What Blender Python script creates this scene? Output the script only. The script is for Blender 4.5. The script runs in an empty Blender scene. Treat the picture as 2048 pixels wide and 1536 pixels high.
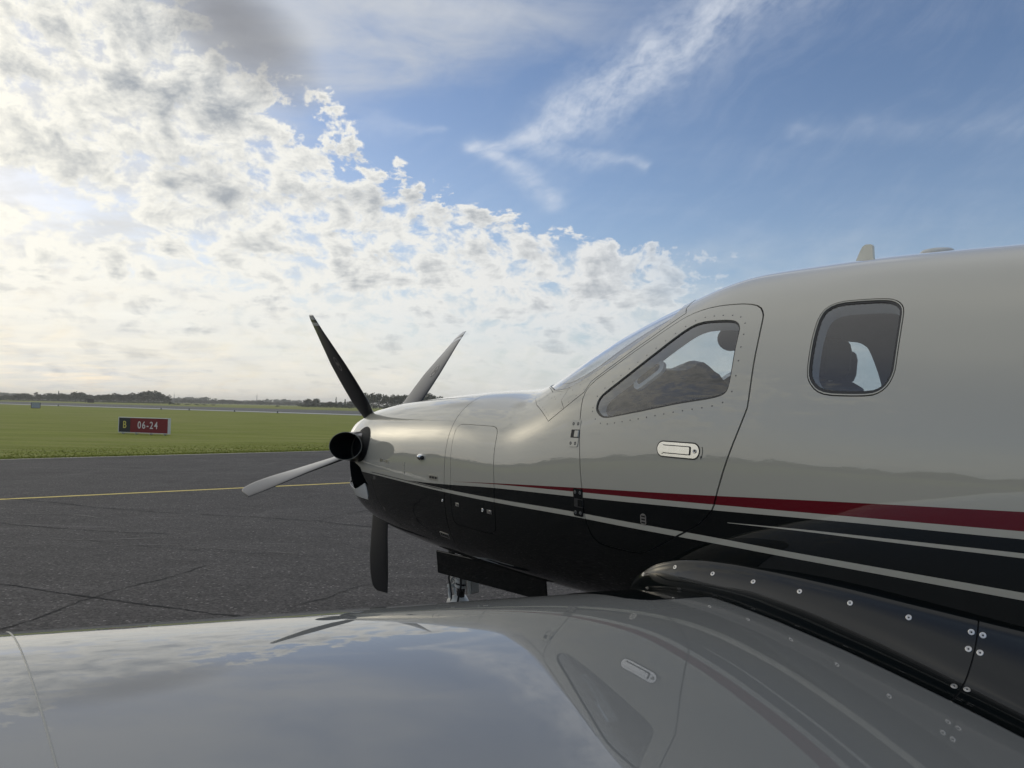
import bpy, bmesh, math, random
import numpy as np
from mathutils import Vector, Matrix
from mathutils.geometry import delaunay_2d_cdt

random.seed(7); np.random.seed(7)
scene = bpy.context.scene
COL = scene.collection
R = math.radians

# ------------------------------------------------------------------ camera
cam_data = bpy.data.cameras.new("camera")
cam = bpy.data.objects.new("camera", cam_data); COL.objects.link(cam)
cam_data.sensor_width = 36.0
cam_data.lens = 36.0 * 1480.0 / 2048.0
cam_data.clip_start = 0.05; cam_data.clip_end = 9000
cam.matrix_world = Matrix(((0.99976896, -0.02149503, 0.0, 0.0),
                           (-0.00074011, -0.03442365, -0.99940706, 0.0),
                           (0.02148229, 0.99917615, -0.03443161, 1.73),
                           (0, 0, 0, 1)))
scene.camera = cam
scene.render.engine = 'CYCLES'
scene.cycles.use_denoising = True
scene.cycles.max_bounces = 8
scene.cycles.transparent_max_bounces = 16
scene.cycles.sample_clamp_indirect = 6.0
scene.view_settings.view_transform = 'Standard'
scene.view_settings.look = 'None'
scene.view_settings.gamma = 1.0
scene.view_settings.exposure = 0.35
scene.view_settings.use_curve_mapping = False

SUN_AZ, SUN_EL = R(-52), R(15)            # azimuth measured from +Y towards +X

# ------------------------------------------------------------------ node helper
class V:
    """a node socket with arithmetic"""
    def __init__(s, nt, sock): s.nt, s.s = nt, sock
    def _m(s, op, *a):
        n = s.nt.nodes.new('ShaderNodeMath'); n.operation = op
        for i, x in enumerate((s,) + a):
            if isinstance(x, V): s.nt.links.new(x.s, n.inputs[i])
            else: n.inputs[i].default_value = float(x)
        return V(s.nt, n.outputs[0])
    def __add__(s, o): return s._m('ADD', o)
    __radd__ = __add__
    def __mul__(s, o): return s._m('MULTIPLY', o)
    __rmul__ = __mul__
    def __sub__(s, o): return s._m('SUBTRACT', o)
    def __rsub__(s, o): return (s * -1.0) + o
    def __truediv__(s, o): return s._m('DIVIDE', o)
    def __pow__(s, o): return s._m('POWER', o)
    def mx(s, o): return s._m('MAXIMUM', o)
    def mn(s, o): return s._m('MINIMUM', o)
    def f(s, op, *a): return s._m(op, *a)
    def step(s, a, b):
        n = s.nt.nodes.new('ShaderNodeMapRange'); n.interpolation_type = 'SMOOTHSTEP'; n.clamp = True
        s.nt.links.new(s.s, n.inputs[0])
        for i, x in ((1, a), (2, b)):
            if isinstance(x, V): s.nt.links.new(x.s, n.inputs[i])
            else: n.inputs[i].default_value = float(x)
        return V(s.nt, n.outputs[0])

def vec(nt, x, y, z=0.0):
    n = nt.nodes.new('ShaderNodeCombineXYZ')
    for i, a in enumerate((x, y, z)):
        if isinstance(a, V): nt.links.new(a.s, n.inputs[i])
        else: n.inputs[i].default_value = float(a)
    return V(nt, n.outputs[0])
def noise(nt, p, scale, detail=6, rough=.55, dist=0.0, lac=2.0, out=0):
    n = nt.nodes.new('ShaderNodeTexNoise'); n.noise_dimensions = '3D'
    nt.links.new(p.s, n.inputs['Vector'])
    n.inputs['Scale'].default_value = scale; n.inputs['Detail'].default_value = detail
    n.inputs['Roughness'].default_value = rough; n.inputs['Distortion'].default_value = dist
    n.inputs['Lacunarity'].default_value = lac
    return V(nt, n.outputs[out])
def mixc(nt, f, a, b):
    n = nt.nodes.new('ShaderNodeMix'); n.data_type = 'RGBA'
    if isinstance(f, V): nt.links.new(f.s, n.inputs[0])
    else: n.inputs[0].default_value = f
    for i, x in ((6, a), (7, b)):
        if isinstance(x, V): nt.links.new(x.s, n.inputs[i])
        else: n.inputs[i].default_value = (*x, 1)
    return V(nt, n.outputs[2])
def curve(nt, x, pts, lo, hi, ymin, ymax):
    """piecewise smooth function of x by a float curve"""
    n = nt.nodes.new('ShaderNodeFloatCurve')
    c = n.mapping.curves[0]
    q = [((a - lo) / (hi - lo), (b - ymin) / (ymax - ymin)) for a, b in pts]
    c.points[0].location = q[0]; c.points[1].location = q[-1]
    for a in q[1:-1]: c.points.new(*a)
    n.mapping.update()
    nt.links.new(((x - lo) / (hi - lo)).s, n.inputs['Value'])
    return V(nt, n.outputs[0]) * (ymax - ymin) + ymin

# ------------------------------------------------------------------ sky
world = bpy.data.worlds.new("World"); scene.world = world
world.use_nodes = True
nt = world.node_tree
for n in list(nt.nodes): nt.nodes.remove(n)
w_out = nt.nodes.new('ShaderNodeOutputWorld'); w_bg = nt.nodes.new('ShaderNodeBackground')
nt.links.new(w_bg.outputs[0], w_out.inputs[0])
SKY_STRENGTH = 0.09
w_bg.inputs['Strength'].default_value = SKY_STRENGTH
sky = nt.nodes.new('ShaderNodeTexSky'); sky.sky_type = 'NISHITA'
sky.sun_disc = False; sky.sun_elevation = SUN_EL; sky.sun_rotation = SUN_AZ
sky.air_density = 1.0; sky.dust_density = 0.6; sky.ozone_density = 2.0; sky.altitude = 0
tc = nt.nodes.new('ShaderNodeTexCoord')
dirn = V(nt, tc.outputs['Generated'])
sp = nt.nodes.new('ShaderNodeSeparateXYZ'); nt.links.new(dirn.s, sp.inputs[0])
dx, dy, dz = (V(nt, sp.outputs[i]) for i in range(3))
DEG = 57.29578
az = dx.f('ARCTAN2', dy) * DEG
el = dz.f('ARCSINE') * DEG
elp = el.mx(0.0)
h = dz.mx(0.0) + 0.10
px, py = dx / h, dy / h                     # position on a flat cloud deck
P = vec(nt, px, py, 0.0)
sx, sy = math.sin(SUN_AZ), math.cos(SUN_AZ)

def offs(d):                                 # deck position shifted towards the sun
    return vec(nt, px + sx * d, py + sy * d, 0.0)

# smooth warp shared by the layers
warp = noise(nt, P, 1.3, 2, .5, out=1)
sw = nt.nodes.new('ShaderNodeVectorMath'); sw.operation = 'MULTIPLY_ADD'
nt.links.new(warp.s, sw.inputs[0]); sw.inputs[1].default_value = (.55, .55, .3); nt.links.new(P.s, sw.inputs[2])
PW = V(nt, sw.outputs[0])
sxw = nt.nodes.new('ShaderNodeSeparateXYZ'); nt.links.new(warp.s, sxw.inputs[0])
w1, w2, w3 = (V(nt, sxw.outputs[i]) - .5 for i in range(3))
low = noise(nt, P, 1.5, 2, .5)
mid = noise(nt, vec(nt, px + 7.3, py, 2.0), 3.4, 5, .6)
AE = vec(nt, az, el, 0.0)

# --- altocumulus bank on the sun's side, ending along a slanting edge
edge = curve(nt, elp, [(0, 24), (4, 22.6), (6.9, 20), (9.2, 16), (10.7, 15), (12.1, 12.5), (13.2, 7), (14.4, 1), (15.9, -4.5),
                       (17.5, -10), (19.2, -13.5), (21, -15), (22.5, -16.5), (24.5, -21), (27, -25), (29, -27), (40, -30), (90, -30)], 0, 90, -40, 40)
back = az.step(-118, -66)
round_ = az.step(-178, -120)
def puffs(d): return noise(nt, vec(nt, az * .46 + w1 * 1.5 - d * .45, elp * .66 + w2 * 1.5 + d, dz * 1.5), 1.0, 7, .62, .15)
n1 = puffs(0.0)
n2 = puffs(.30)
sd = edge - az + (mid - .5) * 12.0 + (n1 - .5) * 16.0 + 1.0
bank = sd.step(-3.0, 6.0) * back * (1.0 - el.step(29, 41))
# a torn opening low on the left
gx = (az + 33.0) / 6.5; gy = (el - 12.9 + (az + 33) * 0.27) / 1.2
gap = 1.0 - (gx * gx + gy * gy + (mid - .5) * 3.5).step(.1, 2.1)
thr = .70 - bank * .315 + gap * .12 - (low - .5) * .30 - (mid - .5) * .22
dens = n1 - thr
a_puff = dens.step(-.05, .13) * bank.step(.02, .25) * (1.0 - az.step(5, 19) * .75) * (el.step(2.0, 9.5) * .6 + .4)
thick = dens.step(.05, .36)
lit = (n1 - n2) * 2.3
sunward = (1.0 - ((az - math.degrees(SUN_AZ)) / 58.0).f('ABSOLUTE')).mx(0.0)     # brighter round the sun
nearsun = (((az - math.degrees(SUN_AZ)) / 24.0) ** 2.0 + ((el - 12.0) / 9.0) ** 2.0) * -1.0
glow = nearsun.f('EXPONENT')
grey = mixc(nt, sunward, (.26, .29, .33), (.34, .36, .385))
bright = mixc(nt, sunward, (.62, .63, .63), (.86, .83, .73))
patch = (low - .5) * .9 + (mid - .5) * 1.0
c_puff = mixc(nt, (thick * .95 - lit + patch - (1.0 - el.step(3, 15)) * .42).mx(0).mn(1), bright, grey)

# --- thin milky veil behind the bank, high on the left
veil_n = noise(nt, vec(nt, px * .8 + w1 * .8, py * 1.2, 9.0), 2.0, 6, .58)
v_edge = (az * -1.0 + (veil_n - .5) * 38.0 + elp.step(17, 27) * 18.0 - 11.0)
a_veil = v_edge.step(-2, 22) * (veil_n.step(.32, .64) * .55 + .40) * back
c_veil = mixc(nt, sunward, (.40, .43, .48), (.62, .62, .61))

# --- one dark grey cloud
gx = (az + 21.8) / 4.4; gy = (el - 25.9 + (az + 21.8) * .38) / 2.4
dk = gx * gx + gy * gy + (mid - .5) * 2.2 + (low - .5) * 1.6 + (veil_n - .5) * 2.0
a_dark = (1.0 - dk.step(-.6, 3.2)) * .95

# --- cirrus streak on the right of the bank
wa_n = noise(nt, vec(nt, az * .10, el * .14, 0.0), 1.0, 4, .6, out=1)
spc = nt.nodes.new('ShaderNodeSeparateXYZ'); nt.links.new(wa_n.s, spc.inputs[0])
wx_, wy_ = V(nt, spc.outputs[0]) - .5, V(nt, spc.outputs[1]) - .5
wa_x = az + wx_ * 5.5
wa_y = el + wy_ * 5.0
def seg(a, b, wa, wb):
    bx, by = b[0] - a[0], b[1] - a[1]; L2 = bx * bx + by * by
    ux, uy = wa_x - a[0], wa_y - a[1]
    t = ((ux * bx + uy * by) / L2).mx(0).mn(1)
    ex, ey = ux - t * bx, uy - t * by
    d = (ex * ex + ey * ey) / ((t * (wb - wa) + wa) ** 2.0)
    return (d * -1.6).f('EXPONENT')
s1 = seg((24, 33.5), (11, 25.6), 3.9, 2.9); s2 = seg((11, 25.6), (1.5, 20.8), 2.9, 1.6); s3 = seg((3, 21.2), (-3.6, 19.7), 1.6, .7)
s4 = seg((-3.4, 19.9), (2.4, 16.4), .8, 1.3); s5 = seg((0.5, 20.4), (10, 18.6), 1.4, .5)
s6 = seg((-9, 29.4), (-1, 27.6), 2.4, 1.0); s7 = seg((21, 20.0), (36, 17.9), .7, 1.1); s8 = seg((-13, 20.2), (-6, 21.6), 1.3, .4)
ca, cb = math.cos(R(36)), math.sin(R(36))
along, across = az * ca + el * cb + wx_ * 3.0, el * ca - az * cb + wy_ * 5.0
fib = noise(nt, vec(nt, along * .13, across * .62, 3.0), 1.0, 6, .64)
wisp = noise(nt, vec(nt, az * .34 + w1 * 2, el * .5, 6.0), 1.0, 5, .62)
cir = (s1 * .85).mx(s2 * .95).mx(s3 * .8).mx(s4 * .66).mx(s5 * .5).mx(s6 * .5).mx(s7 * .17).mx(s8 * .34)
tex = (fib - .5) * 1.3 + (wisp - .5) * 1.5
a_cir = (cir * (tex * 1.05 + .47)).mx(0).mn(.60)
thin_all = (fib * .5 + veil_n * .5).step(.42, .75) * .09 * (1.0 - az.step(60, 150))

over = noise(nt, vec(nt, px * 1.1 + w1, py * .7, 15.0), 1.6, 5, .58)
a_over = elp.step(26, 52) * (over * .8 + .32).mx(0).mn(.88)

# --- hazy low layers along the horizon
ban = noise(nt, vec(nt, az * .05 + w2 * .8, el * .40, 4.0), 1.0, 5, .58)
lowc = noise(nt, vec(nt, az * .26 + w2, el * .44 + w1 * 1.5, 8.0), 1.0, 7, .62)
lt = (ban - .5) * 1.5 + (lowc - .5) * 2.1
a_low = ((1.0 - el.step(4.0, 14.5)) * (lt + .55)).mx(0).mn(.9) * (1.0 - az.step(14, 60) * .85) * round_
c_low = mixc(nt, (lt * 1.3 + .42).mx(0).mn(1), mixc(nt, sunward, (.42, .46, .49), (.66, .63, .54)), mixc(nt, sunward, (.62, .62, .58), (.97, .85, .64)))
hz = (elp * -.16).f('EXPONENT') * .95
c_hz = mixc(nt, sunward, (.44, .50, .54), (1.06, .84, .55))

skyc = V(nt, sky.outputs[0])
tint = nt.nodes.new('ShaderNodeMix'); tint.data_type = 'RGBA'; tint.blend_type = 'MULTIPLY'; tint.inputs[0].default_value = 1
nt.links.new(skyc.s, tint.inputs[6]); tint.inputs[7].default_value = (1.08, 1.08, 1.21, 1)
K = 1.0 / SKY_STRENGTH
def scaled(c):
    n = nt.nodes.new('ShaderNodeVectorMath'); n.operation = 'SCALE'
    nt.links.new(c.s, n.inputs[0]); n.inputs['Scale'].default_value = K
    return V(nt, n.outputs[0])
c = V(nt, tint.outputs[2])
c = mixc(nt, hz, c, scaled(c_hz))
c = mixc(nt, thin_all, c, scaled(mixc(nt, 0.0, (.66, .68, .72), (0, 0, 0))))
c = mixc(nt, a_over, c, scaled(mixc(nt, sunward, (.50, .52, .54), (.70, .70, .68))))
c = mixc(nt, a_cir, c, scaled(mixc(nt, 0.0, (.60, .63, .68), (0, 0, 0))))
c = mixc(nt, a_veil, c, scaled(c_veil))
c = mixc(nt, a_low, c, scaled(c_low))
c = mixc(nt, a_puff, c, scaled(c_puff))
c = mixc(nt, a_dark, c, scaled(mixc(nt, 0.0, (.215, .222, .24), (0, 0, 0))))
c = mixc(nt, glow * .18, c, scaled(mixc(nt, 0.0, (1.0, .96, .82), (0, 0, 0))))
# the sun itself stays behind the bank, left of the picture: a soft bright core in the cloud
core = ((((az - math.degrees(SUN_AZ)) / 7.5) ** 2.0 + ((el - 15.0) / 5.5) ** 2.0) * -1.0).f('EXPONENT') * (n1 * 1.2 + .4)
c = mixc(nt, core.mn(1), c, scaled(mixc(nt, 0.0, (3.8, 3.4, 2.6), (0, 0, 0))))
nt.links.new(c.s, w_bg.inputs['Color'])

# ------------------------------------------------------------------ sun behind thin cloud
sun_d = bpy.data.lights.new("sun", 'SUN'); sun_d.energy = 0.5; sun_d.angle = R(180); sun_d.color = (1.0, .95, .87)
sun = bpy.data.objects.new("sun", sun_d); COL.objects.link(sun)
sdv = Vector((math.cos(SUN_EL) * math.sin(SUN_AZ), math.cos(SUN_EL) * math.cos(SUN_AZ), math.sin(SUN_EL)))
sun.rotation_euler = sdv.to_track_quat('Z', 'Y').to_euler()
sun.location = (0, 0, 30)

# ------------------------------------------------------------------ materials
def new_mat(name):
    m = bpy.data.materials.new(name); m.use_nodes = True
    t = m.node_tree; b = t.nodes['Principled BSDF']
    return m, t, b
def setin(b, **k):
    for a, v in k.items():
        a = a.replace('_', ' ')
        if isinstance(v, (tuple, list)) and len(v) == 3: v = (*v, 1)
        b.inputs[a].default_value = v
def objco(t, gen='Object'):
    n = t.nodes.new('ShaderNodeTexCoord'); return V(t, n.outputs[gen])
def bump(t, b, h, strength=.1, dist=.01):
    n = t.nodes.new('ShaderNodeBump'); n.inputs['Strength'].default_value = strength; n.inputs['Distance'].default_value = dist
    t.links.new(h.s, n.inputs['Height']); t.links.new(n.outputs[0], b.inputs['Normal'])
def scalep(t, p, v):
    n = t.nodes.new('ShaderNodeVectorMath'); n.operation = 'MULTIPLY'; t.links.new(p.s, n.inputs[0]); n.inputs[1].default_value = v
    return V(t, n.outputs[0])

def paint(name, col, rough=.28, coat=1.0, spec=0.0, wav=.0055, grime=.016, ior=1.45):
    """aircraft enamel: clear coat, a trace of dirt, faint skin waviness"""
    m, t, b = new_mat(name); p = objco(t)
    g = noise(t, scalep(t, p, (1.0, 1.0, 2.2)), 2.3, 5, .6)
    st = noise(t, scalep(t, p, (6.0, 6.0, .7)), 3.0, 4, .6)
    f = (g - .35).mx(0) * grime * 2.0 + (st - .45).mx(0) * grime * 1.2
    cc = mixc(t, f.mn(1.0), col, tuple(c * .62 + .012 for c in col))
    t.links.new(cc.s, b.inputs['Base Color'])
    r = (noise(t, p, 9.0, 4, .6) - .5) * .10 + rough
    t.links.new(r.s, b.inputs['Roughness'])
    setin(b, Specular_IOR_Level=spec, Coat_Weight=coat, Coat_Roughness=.012, Coat_IOR=ior)
    w = noise(t, scalep(t, p, (1.0, 1.0, 1.6)), 2.6, 1, .4)
    n = t.nodes.new('ShaderNodeBump'); n.inputs['Strength'].default_value = .35; n.inputs['Distance'].default_value = wav
    t.links.new(w.s, n.inputs['Height'])
    t.links.new(n.outputs[0], b.inputs['Normal']); t.links.new(n.outputs[0], b.inputs['Coat Normal'])
    return m
def plain(name, col, rough=.5, metal=0.0, var=.15, sc=20.0, **k):
    m, t, b = new_mat(name)
    g = noise(t, objco(t), sc, 4, .6)
    cc = mixc(t, g, tuple(c * (1 - var) for c in col), tuple(min(1, c * (1 + var)) for c in col))
    t.links.new(cc.s, b.inputs['Base Color']); setin(b, Roughness=rough, Metallic=metal, **k)
    return m
MAT = {}
MAT['body'] = paint('paint_champagne', (.405, .385, .322), ior=1.65)
MAT['black'] = paint('paint_black', (.003, .0045, .0045), rough=.3)
MAT['red'] = paint('paint_red', (.115, .005, .010))
MAT['wing'] = paint('paint_wing', (.195, .198, .19), wav=.003, grime=.02, ior=1.85)
MAT['gap'] = plain('dark_sealant', (.010, .010, .010), .7)
MAT['rubber'] = plain('black_rubber', (.012, .012, .012), .45)
MAT['lining'] = plain('cabin_lining', (.22, .225, .23), .7)
MAT['trim'] = plain('window_reveal', (.50, .51, .52), .5)
MAT['seat'] = plain('seat_leather', (.022, .022, .023), .5)
MAT['dark'] = plain('dark_plastic', (.008, .0085, .009), .6)
MAT['silver'] = plain('polished_metal', (.74, .73, .70), .2, 1.0, .10, 60)
MAT['steel'] = plain('brushed_steel', (.52, .51, .49), .32, 1.0, .12, 60)
MAT['soot'] = plain('sooty_pipe', (.006, .006, .006), .8)
MAT['exhaust'] = plain('exhaust_steel', (.30, .28, .25), .28, 1.0, .3, 14)
MAT['blade'] = plain('propeller_black', (.010, .010, .011), .36, 0, .2, 30, Coat_Weight=.6, Coat_Roughness=.2, Specular_IOR_Level=.35)
MAT['blade_tip'] = plain('propeller_tip_white', (.55, .55, .54), .4)
MAT['rivet'] = plain('rivet_head', (.10, .10, .095), .5)
MAT['lens'] = paint('lip_sky_sheen', (.62, .62, .59), wav=.002)  # intake lip: whitish paint stands in for sky mirrored in polished metal
MAT['sealant'] = plain('joint_sealant', (.30, .295, .26), .5)
MAT['ivory'] = plain('antenna_ivory', (.74, .71, .60), .4)
MAT['gearwhite'] = plain('gear_white', (.50, .50, .47), .4, 0, .35, 30)
MAT['tyre'] = plain('tyre_rubber', (.02, .02, .02), .85)
MAT['decal'] = plain('decal_black', (.012, .012, .012), .5)
MAT['emblem'] = plain('emblem_grey', (.35, .31, .28), .5)

def glass_mat(name, tint=(.68, .73, .76)):
    m = bpy.data.materials.new(name); m.use_nodes = True; t = m.node_tree
    for n in list(t.nodes): t.nodes.remove(n)
    o = t.nodes.new('ShaderNodeOutputMaterial'); mx = t.nodes.new('ShaderNodeMixShader')
    tr = t.nodes.new('ShaderNodeBsdfTransparent'); gl = t.nodes.new('ShaderNodeBsdfGlossy')
    fr = t.nodes.new('ShaderNodeFresnel'); gi = t.nodes.new('ShaderNodeNewGeometry')
    t.links.new((V(t, gi.outputs['Backfacing']) * (1 / 1.55 - 1.55) + 1.55).s, fr.inputs['IOR'])
    tr.inputs['Color'].default_value = (*tint, 1); gl.inputs['Roughness'].default_value = .01
    w = noise(t, objco(t), 3.0, 1, .4)
    bp = t.nodes.new('ShaderNodeBump'); bp.inputs['Strength'].default_value = .12; bp.inputs['Distance'].default_value = .006
    t.links.new(w.s, bp.inputs['Height']); t.links.new(bp.outputs[0], gl.inputs['Normal']); t.links.new(bp.outputs[0], fr.inputs['Normal'])
    f = V(t, fr.outputs[0]) * 1.9
    t.links.new(f.mn(1).s, mx.inputs[0]); t.links.new(tr.outputs[0], mx.inputs[1]); t.links.new(gl.outputs[0], mx.inputs[2])
    t.links.new(mx.outputs[0], o.inputs[0])
    return m
MAT['glass'] = glass_mat('acrylic_window')
MAT['glass_clear'] = glass_mat('windshield_glass', (.82, .86, .88))

# ------------------------------------------------------------------ object helpers
def tag(o, label=None, cat=None, group=None, kind=None):
    if label: o['label'] = label
    if cat: o['category'] = cat
    if group: o['group'] = group
    if kind: o['kind'] = kind
    return o
def empty(name, loc=(0, 0, 0), parent=None):
    o = bpy.data.objects.new(name, None); COL.objects.link(o); o.location = loc; o.empty_display_size = .1
    if parent: o.parent = parent
    return o
def mesh_obj(name, verts, faces, mats, parent=None, midx=None, smooth=False, normals=None):
    me = bpy.data.meshes.new(name)
    me.from_pydata([tuple(map(float, v)) for v in verts], [], [tuple(map(int, f)) for f in faces])
    if not isinstance(mats, (list, tuple)): mats = [mats]
    for m in mats: me.materials.append(m)
    if midx is not None: me.polygons.foreach_set('material_index', np.asarray(midx, np.int32))
    if smooth is True: me.polygons.foreach_set('use_smooth', np.ones(len(me.polygons), bool))
    elif smooth is not False: me.polygons.foreach_set('use_smooth', np.asarray(smooth, bool))
    if normals is not None: me.normals_split_custom_set(normals)
    me.update()
    o = bpy.data.objects.new(name, me); COL.objects.link(o)
    if parent: o.parent = parent
    return o
class MB:
    """collects primitive pieces into one mesh"""
    def __init__(s): s.v, s.f, s.m, s.sm = [], [], [], []
    def add(s, v, f, m=0, sm=False):
        k = len(s.v); s.v += [tuple(map(float, a)) for a in v]; s.f += [tuple(int(i) + k for i in a) for a in f]
        s.m += [m] * len(f); s.sm += [sm] * len(f); return s
    def box(s, c, d, rot=None, m=0, bev=0.0):
        x, y, z = (a / 2 for a in d); b = min(bev, x * .9, y * .9, z * .9)
        if b <= 0:
            v = [(i * x, j * y, k * z) for i in (-1, 1) for j in (-1, 1) for k in (-1, 1)]
            f = [(0, 1, 3, 2), (4, 6, 7, 5), (0, 4, 5, 1), (2, 3, 7, 6), (0, 2, 6, 4), (1, 5, 7, 3)]
        else:
            bm = bmesh.new(); bmesh.ops.create_cube(bm, size=1)
            for q in bm.verts: q.co = Vector((q.co.x * 2 * x, q.co.y * 2 * y, q.co.z * 2 * z))
            bmesh.ops.bevel(bm, geom=bm.edges[:], offset=b, segments=2, affect='EDGES', profile=.5)
            bm.verts.index_update(); v = [tuple(q.co) for q in bm.verts]; f = [[q.index for q in p.verts] for p in bm.faces]; bm.free()
        R_ = rot if rot is not None else Matrix.Identity(3)
        return s.add([R_ @ Vector(a) + Vector(c) for a in v], f, m)
    def tube(s, pts, rad, n=12, m=0, caps=True, sq=None):
        """tube along pts, radius scalar or list"""
        pts = [Vector(p) for p in pts]; k = len(pts)
        rad = [rad] * k if not hasattr(rad, '__len__') else rad
        v, f = [], []; up = None
        for i, p in enumerate(pts):
            d = (pts[min(i + 1, k - 1)] - pts[max(i - 1, 0)]).normalized()
            if up is None:
                up = Vector((0, 0, 1)) if abs(d.z) < .9 else Vector((1, 0, 0))
            a = d.cross(up).normalized(); b = a.cross(d).normalized(); up = b
            for j in range(n):
                t = 2 * math.pi * j / n
                ra = rad[i]; q = sq or (1, 1)
                v.append(p + a * math.cos(t) * ra * q[0] + b * math.sin(t) * ra * q[1])
        for i in range(k - 1):
            for j in range(n):
                f.append((i * n + j, i * n + (j + 1) % n, (i + 1) * n + (j + 1) % n, (i + 1) * n + j))
        s.add(v, f, m, True)
        if caps:
            s.add(v[:n], [tuple(range(n))[::-1]], m); s.add(v[-n:], [tuple(range(n))], m)
        return s
    def lathe(s, prof, M4, n=24, m=0, sm=True):
        v, f = [], []
        for r_, z_ in prof:
            for j in range(n):
                t = 2 * math.pi * j / n; v.append(M4 @ Vector((r_ * math.cos(t), r_ * math.sin(t), z_)))
        for i in range(len(prof) - 1):
            for j in range(n): f.append((i * n + j, i * n + (j + 1) % n, (i + 1) * n + (j + 1) % n, (i + 1) * n + j))
        return s.add(v, f, m, sm)
    def prism(s, poly, M4, h, m=0):
        """polygon in local xy extruded 0..h in local z"""
        n = len(poly)
        v = [M4 @ Vector((a, b, 0)) for a, b in poly] + [M4 @ Vector((a, b, h)) for a, b in poly]
        f = [tuple(range(n))[::-1], tuple(range(n, 2 * n))] + [(i, (i + 1) % n, n + (i + 1) % n, n + i) for i in range(n)]
        return s.add(v, f, m)
    def build(s, name, mats, parent=None):
        return mesh_obj(name, s.v, s.f, mats, parent, s.m, s.sm)
def capsule(L, r, n=8, cx=0.0):
    """stadium outline of total length L along x"""
    h = L / 2 - r
    return [(cx + h + r * math.cos(t), r * math.sin(t)) for t in np.linspace(-math.pi / 2, math.pi / 2, n)] + \
           [(cx - h - r * math.cos(t), -r * math.sin(t)) for t in np.linspace(-math.pi / 2, math.pi / 2, n)]
def rrect(L, H, r, n=5):
    o = []
    for cx, cy, a0 in ((1, -1, -90), (1, 1, 0), (-1, 1, 90), (-1, -1, 180)):
        for t in np.linspace(a0, a0 + 90, n): o.append((cx * (L / 2 - r) + r * math.cos(R(t)), cy * (H / 2 - r) + r * math.sin(R(t))))
    return o

# ================================================================== AIRPLANE
# built in its own frame: x aft from the propeller, y to starboard, z up
plane = empty('airplane')
plane.matrix_world = Matrix(((0.62473557, 0.78054061, -0.02149001, -1.07279629),
                             (-0.78082889, 0.62461356, -0.01281186, 5.92196787),
                             (0.00342278, 0.02478404, 0.99968697, 0.05229184), (0, 0, 0, 1)))
tag(plane, 'champagne and black single-propeller airplane with a red stripe, parked on the asphalt apron', 'airplane')

# stations: x, half width, top, bottom, height of widest point, exponents
KN = np.array([
 [0.2, 0.31, 1.6245, 0.9743, 1.3, 2.0, 2.1], [0.27, 0.355, 1.6643, 0.8835, 1.3, 2.1, 2.2], [0.4, 0.385, 1.6754, 0.8422, 1.3, 2.2, 2.3],
 [0.6, 0.41, 1.7028, 0.8115, 1.3, 2.3, 2.4], [1.0, 0.455, 1.7359, 0.7849, 1.29, 2.4, 2.6], [1.4, 0.49, 1.7621, 0.7713, 1.29, 2.5, 2.7],
 [1.83, 0.525, 1.7838, 0.7658, 1.3, 2.6, 2.9], [2.2, 0.56, 1.793, 0.7721, 1.31, 2.45, 2.9], [2.4, 0.575, 1.828, 0.7667, 1.32, 2.3, 2.8],
 [2.7, 0.6, 1.9756, 0.7695, 1.34, 2.2, 2.7], [3.0, 0.62, 2.101, 0.7732, 1.36, 2.2, 2.6], [3.3, 0.64, 2.1883, 0.75, 1.38, 2.25, 2.6],
 [3.6, 0.65, 2.2548, 0.75, 1.39, 2.25, 2.5], [4.0, 0.66, 2.2523, 0.75, 1.4, 2.25, 2.5], [4.6, 0.665, 2.2218, 0.75, 1.41, 2.25, 2.5],
 [5.2, 0.66, 2.1953, 0.77, 1.42, 2.25, 2.4], [6.0, 0.62, 2.1553, 0.84, 1.44, 2.2, 2.3], [7.5, 0.45, 2.0453, 1.05, 1.5, 2.1, 2.1], [9.6, 0.1, 1.8553, 1.55, 1.66, 2.0, 2.0]])
def pchip(x, y, xq):
    x = np.asarray(x, float); y = np.asarray(y, float); h = np.diff(x); d = np.diff(y) / h; m = np.zeros_like(y)
    for i in range(1, len(x) - 1):
        if d[i - 1] * d[i] > 0:
            w1 = 2 * h[i] + h[i - 1]; w2 = h[i] + 2 * h[i - 1]; m[i] = (w1 + w2) / (w1 / d[i - 1] + w2 / d[i])
    m[0] = d[0]; m[-1] = d[-1]
    xq = np.clip(np.asarray(xq, float), x[0], x[-1]); i = np.clip(np.searchsorted(x, xq) - 1, 0, len(x) - 2); t = (xq - x[i]) / h[i]
    return (2*t**3 - 3*t**2 + 1) * y[i] + (t**3 - 2*t**2 + t) * h[i] * m[i] + (-2*t**3 + 3*t**2) * y[i+1] + (t**3 - t**2) * h[i] * m[i+1]
TX = np.arange(.2, 9.601, .005)
TAB = []
for j in range(1, 7):
    y = pchip(KN[:, 0], KN[:, j], TX)
    for _ in range(3):                                     # fair the lines: moving average, narrower at the nose
        k = np.minimum(14, ((TX - .2) / .005 * .5).astype(int)); k = np.minimum(k, len(TX) - 1 - np.arange(len(TX)))
        cs = np.r_[0, np.cumsum(y)]; i = np.arange(len(TX))
        y = (cs[i + k + 1] - cs[i - k]) / (2 * k + 1)
    TAB.append(y)
def sec(x): return [np.interp(x, TX, t) for t in TAB]
def surf(x, th):
    w, zt, zb, zm, nt_, nb = sec(x)
    s = np.sin(th); c = -np.cos(th); n = np.where(c > 0, nt_, nb); hh = np.where(c > 0, zt - zm, zm - zb); e = 2 / n
    return np.stack([x + 0 * th, -w * np.sign(s) * np.abs(s) ** e, zm + hh * np.sign(c) * np.abs(c) ** e], -1)
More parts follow.
